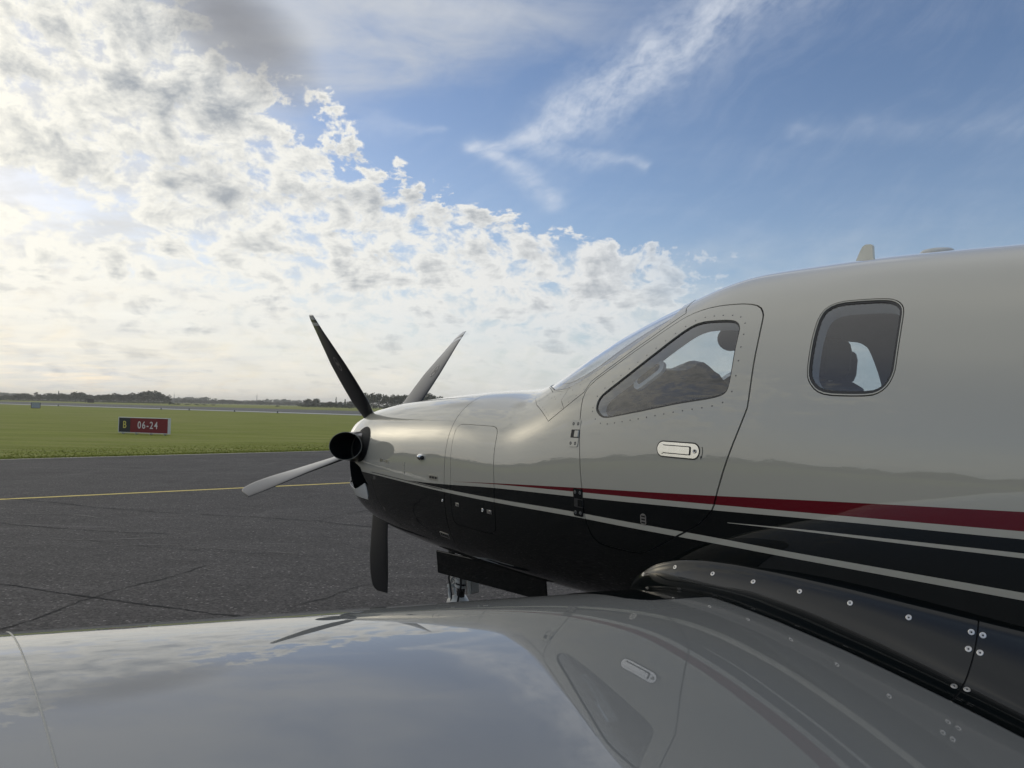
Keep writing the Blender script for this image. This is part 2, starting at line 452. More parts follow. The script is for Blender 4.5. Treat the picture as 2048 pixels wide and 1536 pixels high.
def Ffun(P):
    w, zt, zb, zm, nt_, nb = sec(P[..., 0]); q = P[..., 2] - zm
    n = np.where(q > 0, nt_, nb); hh = np.where(q > 0, zt - zm, zm - zb)
    return np.abs(P[..., 1] / w) ** n + np.abs(q / hh) ** n - 1
def fnormal(P):
    g = np.zeros_like(P)
    for j, e in enumerate((.02, .002, .002)):
        a = P.copy(); b = P.copy(); a[..., j] += e; b[..., j] -= e; g[..., j] = (Ffun(a) - Ffun(b)) / (2 * e)
    return g / np.linalg.norm(g, axis=-1, keepdims=True)
def theta_of(x, z):
    """port-side angle of the point at station x and height z"""
    w, zt, zb, zm, nt_, nb = sec(x); q = z - zm
    n = np.where(q > 0, nt_, nb); hh = np.where(q > 0, zt - zm, zm - zb)
    c = np.sign(q) * np.abs(np.clip(q / hh, -1, 1)) ** (n / 2)
    return np.arccos(-c)
VS = .60                                                   # metres per radian, so that (x, v) is nearly isometric
def rd(l): return np.array([(a, R(b) * VS) for a, b in l])
def chaikin(p, it=2, closed=True):
    for _ in range(it):
        q = np.roll(p, -1, 0) if closed else p[1:]; a = p if closed else p[:-1]
        r_ = np.empty((2 * len(a), 2)); r_[0::2] = .75 * a + .25 * q; r_[1::2] = .25 * a + .75 * q
        p = r_ if closed else np.vstack([p[:1], r_, p[-1:]])
    return p
def ccw(p):
    a = np.sum(p[:, 0] * np.roll(p[:, 1], -1) - np.roll(p[:, 0], -1) * p[:, 1]); return p if a > 0 else p[::-1]
def offset(p, d, closed=True):
    """positive d moves a ccw outline outwards / an open line to its right"""
    if closed: a = np.roll(p, 1, 0); b = np.roll(p, -1, 0)
    else: a = np.vstack([p[:1], p[:-1]]); b = np.vstack([p[1:], p[-1:]])
    t = b - a; t /= np.linalg.norm(t, axis=1, keepdims=True) + 1e-12
    return p + d * np.stack([t[:, 1], -t[:, 0]], 1)
def inside(q, poly):
    x, y = q[:, 0], q[:, 1]; r_ = np.zeros(len(q), bool); n = len(poly); j = n - 1
    for i in range(n):
        xi, yi = poly[i]; xj, yj = poly[j]
        c = ((yi > y) != (yj > y)); c &= x < (xj - xi) * (y - yi) / ((yj - yi) + 1e-15) + xi
        r_ ^= c; j = i
    return r_
def dens(p, closed=True, step=.03):
    o = []; n = len(p)
    for i in range(n if closed else n - 1):
        a, b = p[i], p[(i + 1) % n]; k = max(1, int(np.ceil(np.linalg.norm(b - a) / step)))
        for t in range(k): o.append(a + (b - a) * t / k)
    if not closed: o.append(p[-1])
    return np.array(o)

door_o = ccw(chaikin(rd([(3.024, 91.6), (2.997, 104.8), (2.968, 114.4), (2.956, 120.9), (2.985, 125.2), (3.089, 128.6), (3.273, 135.6), (3.38, 140.7), (3.434, 142.6), (3.514, 143.1),
    (3.622, 142.5), (3.717, 141.5), (3.775, 139.6), (3.806, 136.2), (3.816, 133.1), (3.828, 126.4), (3.835, 118.7), (3.839, 114.2), (3.840, 109.0), (3.837, 107.8), (3.814, 103.3),
    (3.779, 97.7), (3.749, 92.8), (3.734, 90.5), (3.715, 88.0), (3.699, 86.7), (3.658, 84.2), (3.566, 80.7), (3.429, 75.1), (3.393, 73.7), (3.356, 72.7), (3.313, 72.4), (3.13, 72.8),
    (3.086, 74.8), (3.067, 77.7), (3.047, 81.4), (3.033, 89.0)]), 1))
doorwin_o = ccw(chaikin(rd([(3.069, 113.8), (3.071, 116.5), (3.095, 118.5), (3.202, 122.3), (3.321, 127.5), (3.427, 133.0), (3.473, 135.3), (3.522, 136.5), (3.6, 135.9), (3.674, 135.1),
    (3.703, 134.3), (3.725, 132.6), (3.735, 130.7), (3.743, 124.8), (3.752, 117.9), (3.752, 113.7), (3.743, 112.0), (3.717, 111.1), (3.646, 110.3), (3.398, 109.0), (3.199, 108.8),
    (3.142, 109.1), (3.106, 110.3), (3.08, 112.2)]), 1))
cab_o = ccw(chaikin(rd([(4.029, 133.4), (4.044, 136.3), (4.082, 138.0), (4.151, 138.1), (4.226, 137.9), (4.26, 137.2), (4.285, 135.6), (4.299, 133.5), (4.305, 130.2), (4.311, 124.9),
    (4.315, 118.9), (4.315, 116.2), (4.303, 113.5), (4.282, 111.9), (4.254, 111.1), (4.186, 111.0), (4.116, 111.2), (4.079, 112.2), (4.053, 114.2), (4.041, 116.2), (4.036, 119.9), (4.029, 127.3)]), 1))
cab2_o = cab_o + np.array([.600, 0])
ws_o = ccw(chaikin(rd([(2.63, 136.0), (2.67, 132.6), (2.759, 129.1), (2.831, 128.2), (2.959, 130.2), (3.125, 134.8), (3.243, 139.9), (3.315, 145.0), (3.332, 149.5), (3.30, 156.0), (3.26, 166), (3.245, 176.5),
    (2.37, 176.5), (2.39, 166), (2.45, 154), (2.54, 144)]), 1))
panel_o = ccw(chaikin(rd([(1.962, 121.9), (1.905, 121.2), (1.884, 118.0), (1.888, 110), (1.895, 100), (1.905, 89.8), (1.903, 78), (1.909, 72.5), (1.935, 70.5), (1.99, 70.2), (2.285, 69.2), (2.325, 70.3), (2.345, 74.0),
    (2.352, 82), (2.350, 90.8), (2.33, 104), (2.318, 113), (2.300, 118.2), (2.262, 120.8), (2.2, 121.4)]), 1))
plate_o = ccw(rd([(2.41, 148.5), (2.44, 144), (2.50, 135.6), (2.562, 128.6), (2.741, 114.2), (2.834, 117.7), (2.952, 122.0), (2.975, 126.2), (3.10, 130.6), (3.265, 137.4), (3.355, 142.4), (3.40, 145.2), (3.372, 149.4), (3.345, 158.0),
    (3.325, 162), (3.32, 150.5), (3.305, 144.2), (3.235, 139.1), (3.12, 134.0), (2.955, 129.5), (2.831, 127.4), (2.755, 128.4), (2.662, 132.0), (2.61, 137.0), (2.53, 144.5), (2.46, 150)]))
notch_o = ccw(rd([(.15, 92), (.40, 91), (.60, 87.2), (.655, 82.0), (.735, 76.3), (.66, 77.4), (.53, 71.2), (.42, 66.5), (.15, 64)]))
lip_o = ccw(rd([(.665, 77.2), (.53, 71.0), (.42, 66.3), (.15, 63.8), (.15, 52), (.40, 58.5), (.56, 61.5), (.665, 63.2), (.69, 67.5), (.688, 74)]))
winsets = [('doorwin', doorwin_o), ('cab', cab_o), ('cab2', cab2_o), ('ws', ws_o)]

def zline(pts, n=160):
    p = np.array(pts); s0 = (p[1, 1] - p[0, 1]) / (p[1, 0] - p[0, 0])
    xs = np.linspace(p[0, 0], p[-1, 0], n); return xs, pchip(p[:, 0], p[:, 1], xs)
L1_z = [(1.368, 1.2404), (1.839, 1.2341), (2.352, 1.2382), (3.04, 1.2500), (3.655, 1.2507), (4.043, 1.2475), (4.648, 1.2474), (5.6, 1.247), (9.6, 1.247)]
L2_z = [(.20, 1.236), (.825, 1.2329), (1.262, 1.2262), (1.832, 1.2167), (2.351, 1.2194), (3.038, 1.2286), (3.653, 1.2291), (4.041, 1.2280), (4.647, 1.2275), (5.6, 1.226), (9.6, 1.226)]
B_z = [(1.368, 1.2404), (1.66, 1.2508), (2.354, 1.2907), (3.027, 1.3170), (3.66, 1.3432), (4.209, 1.3671), (4.652, 1.3822), (5.6, 1.42), (9.6, 1.56)]
RB_z = [(1.925, 1.2838), (2.354, 1.3094), (3.028, 1.3388), (3.661, 1.3634), (4.209, 1.3849), (4.652, 1.4021), (5.6, 1.44), (9.6, 1.58)]
RT_z = [(1.925, 1.2838), (2.354, 1.3144), (3.028, 1.3568), (3.661, 1.3928), (4.209, 1.4263), (4.653, 1.4506), (5.6, 1.505), (9.6, 1.70)]
T_z = [(3.776, 1.3106), (4.047, 1.325), (4.352, 1.3366), (4.651, 1.3473), (5.6, 1.377), (9.6, 1.50)]
TB_z = [(3.776, 1.3089), (4.047, 1.3194), (4.351, 1.3267), (4.651, 1.3348), (5.6, 1.359), (9.6, 1.47)]
stripes = {k: zline(v, int((v[-1][0] - v[0][0]) / .04)) for k, v in dict(L1=L1_z, L2=L2_z, B=B_z, RB=RB_z, RT=RT_z, T=T_z, TB=TB_z).items()}
def zat(k, x):
    xs, z = stripes[k]; return np.interp(x, xs, z, left=np.nan)

# grooves: (line, closed, half width)
seam_x = np.array([(1.83, v) for v in np.linspace(0, math.pi * VS, 60)])
split = np.stack([stripes['L2'][0], theta_of(stripes['L2'][0], stripes['L2'][1] + .012) * VS], 1); split = split[(split[:, 0] > .80) & (split[:, 0] < 1.82)]
front_line = rd([(.80, 83), (.83, 76), (.86, 68), (.91, 62), (.99, 56), (1.12, 49), (1.3, 40)])
pl1 = rd([(2.812, 128.2), (2.792, 122.5), (2.834, 117.9)]); pl2 = rd([(3.317, 146), (3.400, 145.3)])
grooves = [(door_o, True, .0028), (panel_o, True, .0020), (seam_x, False, .0022), (split, False, .0018), (front_line, False, .0016),
           (plate_o, True, .0013), (pl1, False, .0012), (cab_o, True, .0016), (cab2_o, True, .0016)]
cons = []
for p, c, hw in grooves:
    p = dens(p, c, .025); cons.append((offset(p, hw, c), c)); cons.append((offset(p, -hw, c), c))
seal = {}
for k, p in winsets:
    if k == 'ws': g = offset(p, -.006)
    elif k == 'doorwin': g = offset(p, -.006)
    else: g = offset(p, -.012)
    seal[k] = g; cons.append((dens(g, True, .025), True))
    if k in ('ws', 'doorwin'): cons.append((dens(p, True, .025), True))
    else: cons.append((dens(offset(p, -.0045), True, .025), True))
cons.append((dens(notch_o, True), True)); cons.append((dens(lip_o, True), True))
for k, (xs, z) in stripes.items(): cons.append((np.stack([xs, theta_of(xs, z) * VS], 1), False))

def build_cdt():
    X0, X1 = .20, 9.6; Vm = math.pi * VS
    xs = np.r_[np.arange(.20, .6, .02), np.arange(.6, 5.4, .035), np.arange(5.4, 9.61, .15)]; xs[-1] = X1
    vs = np.linspace(0, Vm, 58)
    gx_, gv = np.meshgrid(xs, vs, indexing='ij'); pts = [np.stack([gx_.ravel(), gv.ravel()], 1)]
    grid_n = len(pts[0])
    # keep grid points clear of the constraint lines, so that no slivers arise
    cl = np.vstack([c for c, _ in cons]); keep = np.ones(grid_n, bool)
    cell = {}
    for q in cl: cell.setdefault((int(q[0] / .02), int(q[1] / .02)), []).append(q)
    g = pts[0]
    for i in range(grid_n):
        if g[i, 1] in (0.0,) or abs(g[i, 1] - Vm) < 1e-9 or abs(g[i, 0] - X0) < 1e-9 or abs(g[i, 0] - X1) < 1e-9: continue
        a, b = int(g[i, 0] / .02), int(g[i, 1] / .02)
        for da in (-1, 0, 1):
            for db in (-1, 0, 1):
                for q in cell.get((a + da, b + db), ()):
                    if (q[0] - g[i, 0]) ** 2 + (q[1] - g[i, 1]) ** 2 < .011 ** 2: keep[i] = False; break
    P = [Vector(q) for q in g[keep]]; E_ = []
    for c, closed in cons:
        c = c.copy(); c[:, 0] = np.clip(c[:, 0], X0, X1); c[:, 1] = np.clip(c[:, 1], 0, Vm)
        k = len(P); P += [Vector(q) for q in c]; n = len(c)
        E_ += [(k + i, k + i + 1) for i in range(n - 1)]
        if closed: E_.append((k + n - 1, k))
    r_ = delaunay_2d_cdt(P, E_, [], 0, 1e-5)
    return np.array([tuple(v) for v in r_[0]]), np.array([f for f in r_[2] if len(f) == 3], int)
UV, TRI = build_cdt()
a_, b_, c_ = UV[TRI[:, 0]], UV[TRI[:, 1]], UV[TRI[:, 2]]
area = np.abs((b_[:, 0] - a_[:, 0]) * (c_[:, 1] - a_[:, 1]) - (b_[:, 1] - a_[:, 1]) * (c_[:, 0] - a_[:, 0]))
TRI = TRI[area > 1e-9]
flip_ = ((UV[TRI[:, 1], 0] - UV[TRI[:, 0], 0]) * (UV[TRI[:, 2], 1] - UV[TRI[:, 0], 1]) - (UV[TRI[:, 1], 1] - UV[TRI[:, 0], 1]) * (UV[TRI[:, 2], 0] - UV[TRI[:, 0], 0])) < 0
TRI[flip_] = TRI[flip_][:, ::-1]
CEN = UV[TRI].mean(1)
FP = surf(UV[:, 0], UV[:, 1] / VS); FN = fnormal(FP)
bad = ~np.isfinite(FN).all(1); FN[bad] = (0, 0, 1)
def near_line(q, p, closed, hw):
    p = dens(p, closed, .01); o = np.zeros(len(q), bool)
    idx = np.where((q[:, 0] > p[:, 0].min() - .02) & (q[:, 0] < p[:, 0].max() + .02) & (q[:, 1] > p[:, 1].min() - .02) & (q[:, 1] < p[:, 1].max() + .02))[0]
    a = p; b = np.roll(p, -1, 0)
    if not closed: a, b = p[:-1], p[1:]
    d = b - a; L2 = (d ** 2).sum(1) + 1e-15
    for k in range(0, len(idx), 2000):
        qq = q[idx[k:k + 2000]]
        t = np.clip(((qq[:, None] - a) * d).sum(2) / L2, 0, 1)
        dd = np.sqrt((((a + t[..., None] * d) - qq[:, None]) ** 2).sum(2)).min(1)
        o[idx[k:k + 2000]] = dd < hw * 1.02
    return o
M_ = {}
M_['groove'] = np.zeros(len(TRI), bool)
for p, c, hw in grooves: M_['groove'] |= near_line(CEN, p, c, hw)
for k, p in winsets:
    M_[k] = inside(CEN, seal[k])                                        # the pane
    M_[k + '_seal'] = inside(CEN, p if k in ('ws', 'doorwin') else offset(p, -.0045)) & ~M_[k]
M_['notch'] = inside(CEN, notch_o)
M_['lip'] = inside(CEN, lip_o) & ~M_['notch']
M_['door'] = inside(CEN, door_o); M_['panel'] = inside(CEN, panel_o); M_['plate'] = inside(CEN, plate_o)
allwin = np.zeros(len(TRI), bool)
for k, p in winsets: allwin |= M_[k] | M_[k + '_seal']
cowl = CEN[:, 0] < 1.83
zc = surf(CEN[:, 0], CEN[:, 1] / VS)[:, 2]; xc = CEN[:, 0]
PAINT = np.zeros(len(TRI), int)                                         # 0 champagne, 1 black, 2 red
PAINT[zc < zat('L2', xc)] = 1
PAINT[(zc > zat('L1', xc)) & (zc < zat('B', xc))] = 1
PAINT[(zc > zat('TB', xc)) & (zc < zat('T', xc))] = 0
PAINT[(zc > zat('RB', xc)) & (zc < zat('RT', xc))] = 2
PM = [MAT['body'], MAT['black'], MAT['red']]

def patch(name, parts, mats, parent, off=0.0, depth=0.0, midx=None, inner=None, rim_mat=None):
    """parts: list of (triangle mask, side) with side 0 port, 1 starboard; the rim goes depth inwards"""
    VV, FF, MI, NN = [], [], [], []
    for mask, side in parts:
        t = TRI[mask]
        if not len(t): continue
        ids = np.unique(t); mp = np.full(len(UV), -1); mp[ids] = np.arange(len(ids))
        p = FP[ids] + FN[ids] * off; n = FN[ids].copy(); tt = mp[t]
        q = FP[ids] + FN[ids] * (off - depth)
        if side: p = p * (1, -1, 1); n = n * (1, -1, 1); q = q * (1, -1, 1); tt = tt[:, ::-1]
        k = sum(len(v) for v in VV)
        if inner: tt = tt[:, ::-1]; n = -n
        VV.append(p); FF += [tuple(f + k) for f in tt]; NN += [tuple(n[i]) for f in tt for i in f]
        MI += list(midx[mask]) if midx is not None else [0] * len(tt)
        if depth:
            e = np.vstack([t[:, [0, 1]], t[:, [1, 2]], t[:, [2, 0]]]); key = np.sort(e, 1)
            _, first, cnt = np.unique(key[:, 0] * 1000003 + key[:, 1], return_index=True, return_counts=True)
            be = e[first[cnt == 1]]; mi_b = (np.tile(np.asarray(midx)[mask], 3)[first[cnt == 1]] if midx is not None else np.zeros(len(be), int))
            k2 = sum(len(v) for v in VV); VV.append(p[mp[be[:, 0]]]); VV.append(p[mp[be[:, 1]]]); VV.append(q[mp[be[:, 1]]]); VV.append(q[mp[be[:, 0]]])
            m_ = len(be)
            for i in range(m_):
                f = (k2 + i, k2 + 3 * m_ + i, k2 + 2 * m_ + i, k2 + m_ + i)
                if side: f = f[::-1]
                if inner: f = f[::-1]
                FF.append(f); MI.append(mi_b[i] if rim_mat is None else rim_mat); NN += [None] * 4
    VV = np.vstack(VV)
    out = []; li = 0
    for f in FF:
        nf = NN[li:li + len(f)]; li += len(f)
        if nf[0] is None:
            a, b, c = VV[f[0]], VV[f[1]], VV[f[2]]; nn = np.cross(b - a, c - a); L = np.linalg.norm(nn); nn = tuple(nn / L) if L > 0 else (0, 0, 1)
            nf = [nn] * len(f)
        out += nf
    return mesh_obj(name, VV, FF, mats, parent, MI, True, out)
base = ~allwin & ~M_['notch'] & ~M_['lip']
skinP = base & ~M_['groove']
star_extra = (M_['groove'] & (M_['door'] | near_line(CEN, door_o, True, .003)))
fus = patch('fuselage', [(skinP & ~cowl & ~M_['door'] & ~M_['panel'] & ~M_['plate'], 0),
                         (base & ~cowl & ~(M_['groove'] & ~star_extra) & ~M_['panel'] & ~M_['plate'], 1)], PM, plane, 0, .012, PAINT)
cwl = patch('cowling', [(skinP & cowl, 0), (skinP & cowl, 1)], PM, plane, 0, .03, PAINT)
door = patch('pilot_door', [(skinP & M_['door'], 0)], PM, plane, .0006, .012, PAINT)
for s in (0, 1):
    patch('access_panel', [(skinP & M_['panel'], s)], PM, plane, .0005, .010, PAINT)
    patch('windshield_frame', [(skinP & M_['plate'], s)], PM, plane, .0012, .010, PAINT)
for p, c, hw in grooves:                                                # each joint between panels on its own
    gm_ = near_line(CEN, p, c, hw) & M_['groove']
    if gm_.any(): patch('panel_joint', [(gm_, 0)], MAT['gap'], plane, -.007)
    if p is not door_o and (gm_ & ~star_extra).any(): patch('panel_joint', [(gm_ & ~star_extra, 1)], MAT['gap'], plane, -.007)
lip = patch('intake_lip', [(M_['lip'], 0), (M_['lip'], 1)], MAT['lens'], plane, .004, .03)
# panes, seals and frames
def window(k, name, s, parent, gm, depth_in=.055):
    o = patch(name, [(M_[k], s)], gm, parent, -.005)
    if k in ('ws', 'doorwin'):
        patch('window_seal', [(M_[k + '_seal'], s)], MAT['rubber'], o, -.003, .006)
    else:
        patch('window_seal', [(M_[k + '_seal'], s)], MAT['rubber'], o, -.003, .008)
    return o
window('doorwin', 'door_window', 0, plane, MAT['glass'])
window('doorwin', 'cockpit_window', 1, plane, MAT['glass'])
for s in (0, 1):
    window('cab', 'cabin_window', s, plane, MAT['glass']); window('cab2', 'cabin_window', s, plane, MAT['glass'])
    window('ws', 'windshield', s, plane, MAT['glass_clear'])
# cabin lining with window reveals
panes = M_['doorwin'] | M_['cab'] | M_['cab2'] | M_['ws']
inn = (CEN[:, 0] > 2.30) & (CEN[:, 0] < 5.4) & ~panes
lin = patch('cabin_lining', [(inn, 0), (inn, 1)], [MAT['lining'], MAT['trim']], plane, -.052, -.044, None, inner=True, rim_mat=1)

def at_surf(x, th_deg, side=0):
    """local frame on the skin: origin, columns (aft, up along skin, outward)"""
    p = surf(np.array([x]), np.array([R(th_deg)]))[0]; n = fnormal(p[None])[0]
    n = Vector(n); p = Vector(p); ax = Vector((1, 0, 0)); ax = (ax - n * ax.dot(n)).normalized(); upv = n.cross(ax) * -1
    if upv.z < 0: upv = -upv
    M4 = Matrix.Identity(4)
    for i in range(3): M4[i][0] = ax[i]; M4[i][1] = upv[i]; M4[i][2] = n[i]; M4[i][3] = p[i]
    return M4

# ------------------------------------------------------------------ small fittings on the skin
def rot3(M4): return M4.to_3x3()
hf = at_surf(3.556, 98.55)
hr = Matrix.Rotation(R(-.8), 4, 'Z')
H = hf @ hr
mb = MB(); mb.prism(capsule(.196, .0265, 10), H @ Matrix.Translation((0, 0, -.004)), .0062)
handle = mb.build('door_handle', MAT['silver'], plane)
mb = MB(); mb.prism(rrect(.148, .0325, .006), H @ Matrix.Translation((-.012, 0, .0022)), .0001 + .0002)
mb.prism(capsule(.205, .031, 10), H @ Matrix.Translation((0, 0, -.006)), .0068)
mb.build('handle_recess', MAT['gap'], handle)
mb = MB(); mb.prism(rrect(.142, .026, .004), H @ Matrix.Translation((-.0135, 0, .0024)), .0045)
mb.prism([(-.09, -.013), (-.074, -.019), (-.066, -.0135), (-.066, .0135), (-.074, .019), (-.09, .013)], H @ Matrix.Translation((0, 0, .0022)), .003)
mb.build('lever', MAT['silver'], handle)
mb = MB(); L4 = H @ Matrix.Translation((.0795, 0, .0022)); mb.lathe([(.0078, 0), (.0078, .0022), (.0055, .0026), (.0052, .0012), (0, .0012)], L4, 16); mb.box(L4 @ Vector((0, 0, .0015)), (.0022, .005, .001), rot3(L4), 1)
mb.build('lock', [MAT['steel'], MAT['gap']], handle)
# curved opening arrow beside the handle
mb = MB(); arc = [(.113 + .050 * (math.cos(t) - 1), .050 * math.sin(t)) for t in np.linspace(.36, -.36, 10)]
for i in range(9):
    (x0, y0), (x1, y1) = arc[i], arc[i + 1]; mb.prism([(x0 - .0016, y0), (x1 - .0016, y1), (x1 + .0016, y1), (x0 + .0016, y0)], H @ Matrix.Translation((0, 0, -.001)), .0016)
mb.prism([(arc[-1][0] - .006, arc[-1][1] + .002), (arc[-1][0] + .004, arc[-1][1] + .001), (arc[-1][0] - .004, arc[-1][1] - .010)][::-1], H @ Matrix.Translation((0, 0, -.001)), .0016)
mb.build('arrow_mark', MAT['decal'], plane)

def hinge(x, th, flip_paint):
    B = at_surf(x, th); hg = empty('door_hinge', parent=plane)
    mb = MB(); mb.prism(rrect(.062, .118, .008), B @ Matrix.Translation((0, 0, -.004)), .0056); mb.build('hinge_leaf', MAT['black'] if flip_paint else MAT['body'], hg)
    mb = MB(); mb.prism(rrect(.058, .036, .003), B @ Matrix.Translation((.004, -.002, .0014)), .0006); mb.build('hinge_slot', MAT['gap'], hg)
    mb = MB(); mb.tube([B @ Vector((.026, y, .0012)) for y in (-.016, .012)], .0055, 10); mb.prism(rrect(.030, .028, .003), B @ Matrix.Translation((.014, -.002, .0016)), .0016)
    mb.build('hinge_knuckle', MAT['black'] if flip_paint else MAT['body'], hg)
    for a in (-.018, .014):
        for b in (-.044, .042):
            mb = MB(); mb.lathe([(.0075, .001), (.0075, .0022), (.003, .0026), (.0028, .0012), (0, .0012)], B @ Matrix.Translation((a, b, 0)), 12); mb.build('screw', MAT['rivet'], hg)
hinge(2.960, 106.2, False); hinge(3.006, 86.6, True)

# rivets: rows round the cockpit window and along the windscreen frame (too many to pick apart singly)
mb = MB()
def rivet(x, v, r_=.0034, h_=.0011):
    B = at_surf(x, math.degrees(v / VS)); mb.lathe([(r_, 0), (r_ * .8, h_), (0, h_ * 1.2)], B, 8)
ring = dens(offset(doorwin_o, .020), True, .001)
s_ = np.r_[0, np.cumsum(np.linalg.norm(np.diff(ring, axis=0), axis=1))]
for d in np.arange(0, s_[-1], .044):
    i = min(len(ring) - 1, np.searchsorted(s_, d)); rivet(*ring[i])
o = mb.build('window_rivets', MAT['rivet'], plane); o['kind'] = 'stuff'
mb = MB()
def rline(p, st):
    p = dens(np.array(p), False, .001); s_ = np.r_[0, np.cumsum(np.linalg.norm(np.diff(p, axis=0), axis=1))]
    for d in np.arange(.01, s_[-1], st): rivet(*p[min(len(p) - 1, np.searchsorted(s_, d))], r_=.0036)
rline(rd([(2.70, 127.2), (2.85, 125.8), (2.965, 128.6), (3.11, 132.9), (3.245, 138.3), (3.33, 143.0), (3.37, 145)]), .047)
rline(rd([(2.76, 116.3), (2.84, 119.3), (2.955, 124.0)]), .047)
rline(rd([(2.455, 146), (2.52, 137), (2.585, 128.6), (2.735, 116.5)]), .036)
rline(rd([(2.58, 136), (2.66, 128.6), (2.735, 125)]), .045)
o = mb.build('frame_rivets', MAT['rivet'], plane); o['kind'] = 'stuff'

# round vent probe, slotted plate, latches and drain strip on the nose side
B = at_surf(1.546, 98.0); mb = MB(); mb.lathe([(.021, 0), (.020, .008), (.016, .020), (.008, .028), (0, .030)], B, 20); vent_o = mb.build('vent_cap', MAT['silver'], plane)
mb = MB(); mb.lathe([(0, .0205), (.012, .0205), (.012, .026), (0, .026)], B @ Matrix.Translation((.011, -.003, -.004)) @ Matrix.Rotation(R(50), 4, 'Y'), 14); mb.build('vent_hole', MAT['gap'], vent_o)
B = at_surf(1.70, 89.8); mb = MB(); mb.prism(rrect(.105, .026, .002), B @ Matrix.Translation((0, 0, -.002)), .0035); sl = mb.build('vent_plate', MAT['steel'], plane)
for k in range(3):
    mb = MB(); mb.prism(rrect(.026, .013, .002), B @ Matrix.Translation((-.032 + .032 * k, 0, .0015)), .0006); mb.build('slot', MAT['gap'], sl)
for x, th, l in ((1.972, 81.8, .030), (2.298, 80.9, .034)):
    B = at_surf(x, th); lt = empty('panel_latch', parent=plane)
    mb = MB(); mb.prism(rrect(l + .008, .020, .002), B @ Matrix.Translation((0, 0, -.002)), .0030); mb.build('latch_plate', MAT['steel'], lt)
    mb = MB(); mb.prism(rrect(l * .55, .013, .003), B @ Matrix.Translation((l * .18, 0, .001)), .0028); mb.build('latch_lever', MAT['silver'], lt)
for x, th, r_ in ((2.236, 81.2, .010), (1.806, 82.3, .008)):
    B = at_surf(x, th); mb = MB(); mb.lathe([(r_, 0), (r_, .002), (r_ * .6, .004), (r_ * .55, .002), (0, .002)], B, 16); mb.build('quick_fastener', MAT['silver'], plane)
B = at_surf(1.745, 58.4); mb = MB(); mb.prism(rrect(.10, .030, .004), B @ Matrix.Translation((0, 0, -.002)), .0042); dv = mb.build('drain_plate', MAT['steel'], plane)
for k in range(4):
    mb = MB(); mb.prism(rrect(.018, .020, .003), B @ Matrix.Translation((-.034 + .0225 * k, 0, .0022)), .0006); mb.build('slot', MAT['gap'], dv)
for x, th in ((.845, 84.2), (.862, 84.2), (.93, 61.5), (.948, 61.4)):
    B = at_surf(x, th); mb = MB(); mb.prism(rrect(.006, .022, .002), B @ Matrix.Translation((0, 0, -.001)), .0022); mb.build('cowl_latch', MAT['silver'], plane)
for x, th, a in ((1.06, 93.6, .05), (.98, 93.8, .05)):
    B = at_surf(x, th); mb = MB(); mb.prism(rrect(a, .018, .003), B @ Matrix.Translation((0, 0, -.001)), .0024); mb.build('cowl_clip', MAT['steel'], plane)
for y in (-.030, 0, .024):
    B = at_surf(1.32, 91.6); mb = MB(); mb.prism(rrect(.010, .020, .003), B @ Matrix.Translation((0, y, -.001)), .0022); mb.build('cowl_clip', MAT['steel'], plane)
B = at_surf(3.388, 83.8); mb = MB(); mb.prism(rrect(.030, .044, .013), B @ Matrix.Translation((0, 0, -.002)), .0042); dvent = mb.build('door_vent', MAT['steel'], plane)
mb = MB(); [mb.prism(rrect(.020, .007, .002), B @ Matrix.Translation((0, -.012 + .012 * k, .002)), .0006) for k in range(3)]; mb.build('slot', MAT['gap'], dvent)

# ------------------------------------------------------------------ nose closure, exhaust stacks, spinner, propeller
mb = MB(); ring = [surf(np.array([.33]), np.array([t]))[0] for t in np.linspace(0, 2 * math.pi, 49)[:-1]]
cen = np.array([.33, 0, 1.3])
mb.add([cen + (p - cen) * .97 for p in ring] + [cen], [(i, (i + 1) % 48, 48) for i in range(48)]); mb.build('nose_bulkhead', MAT['dark'], plane)
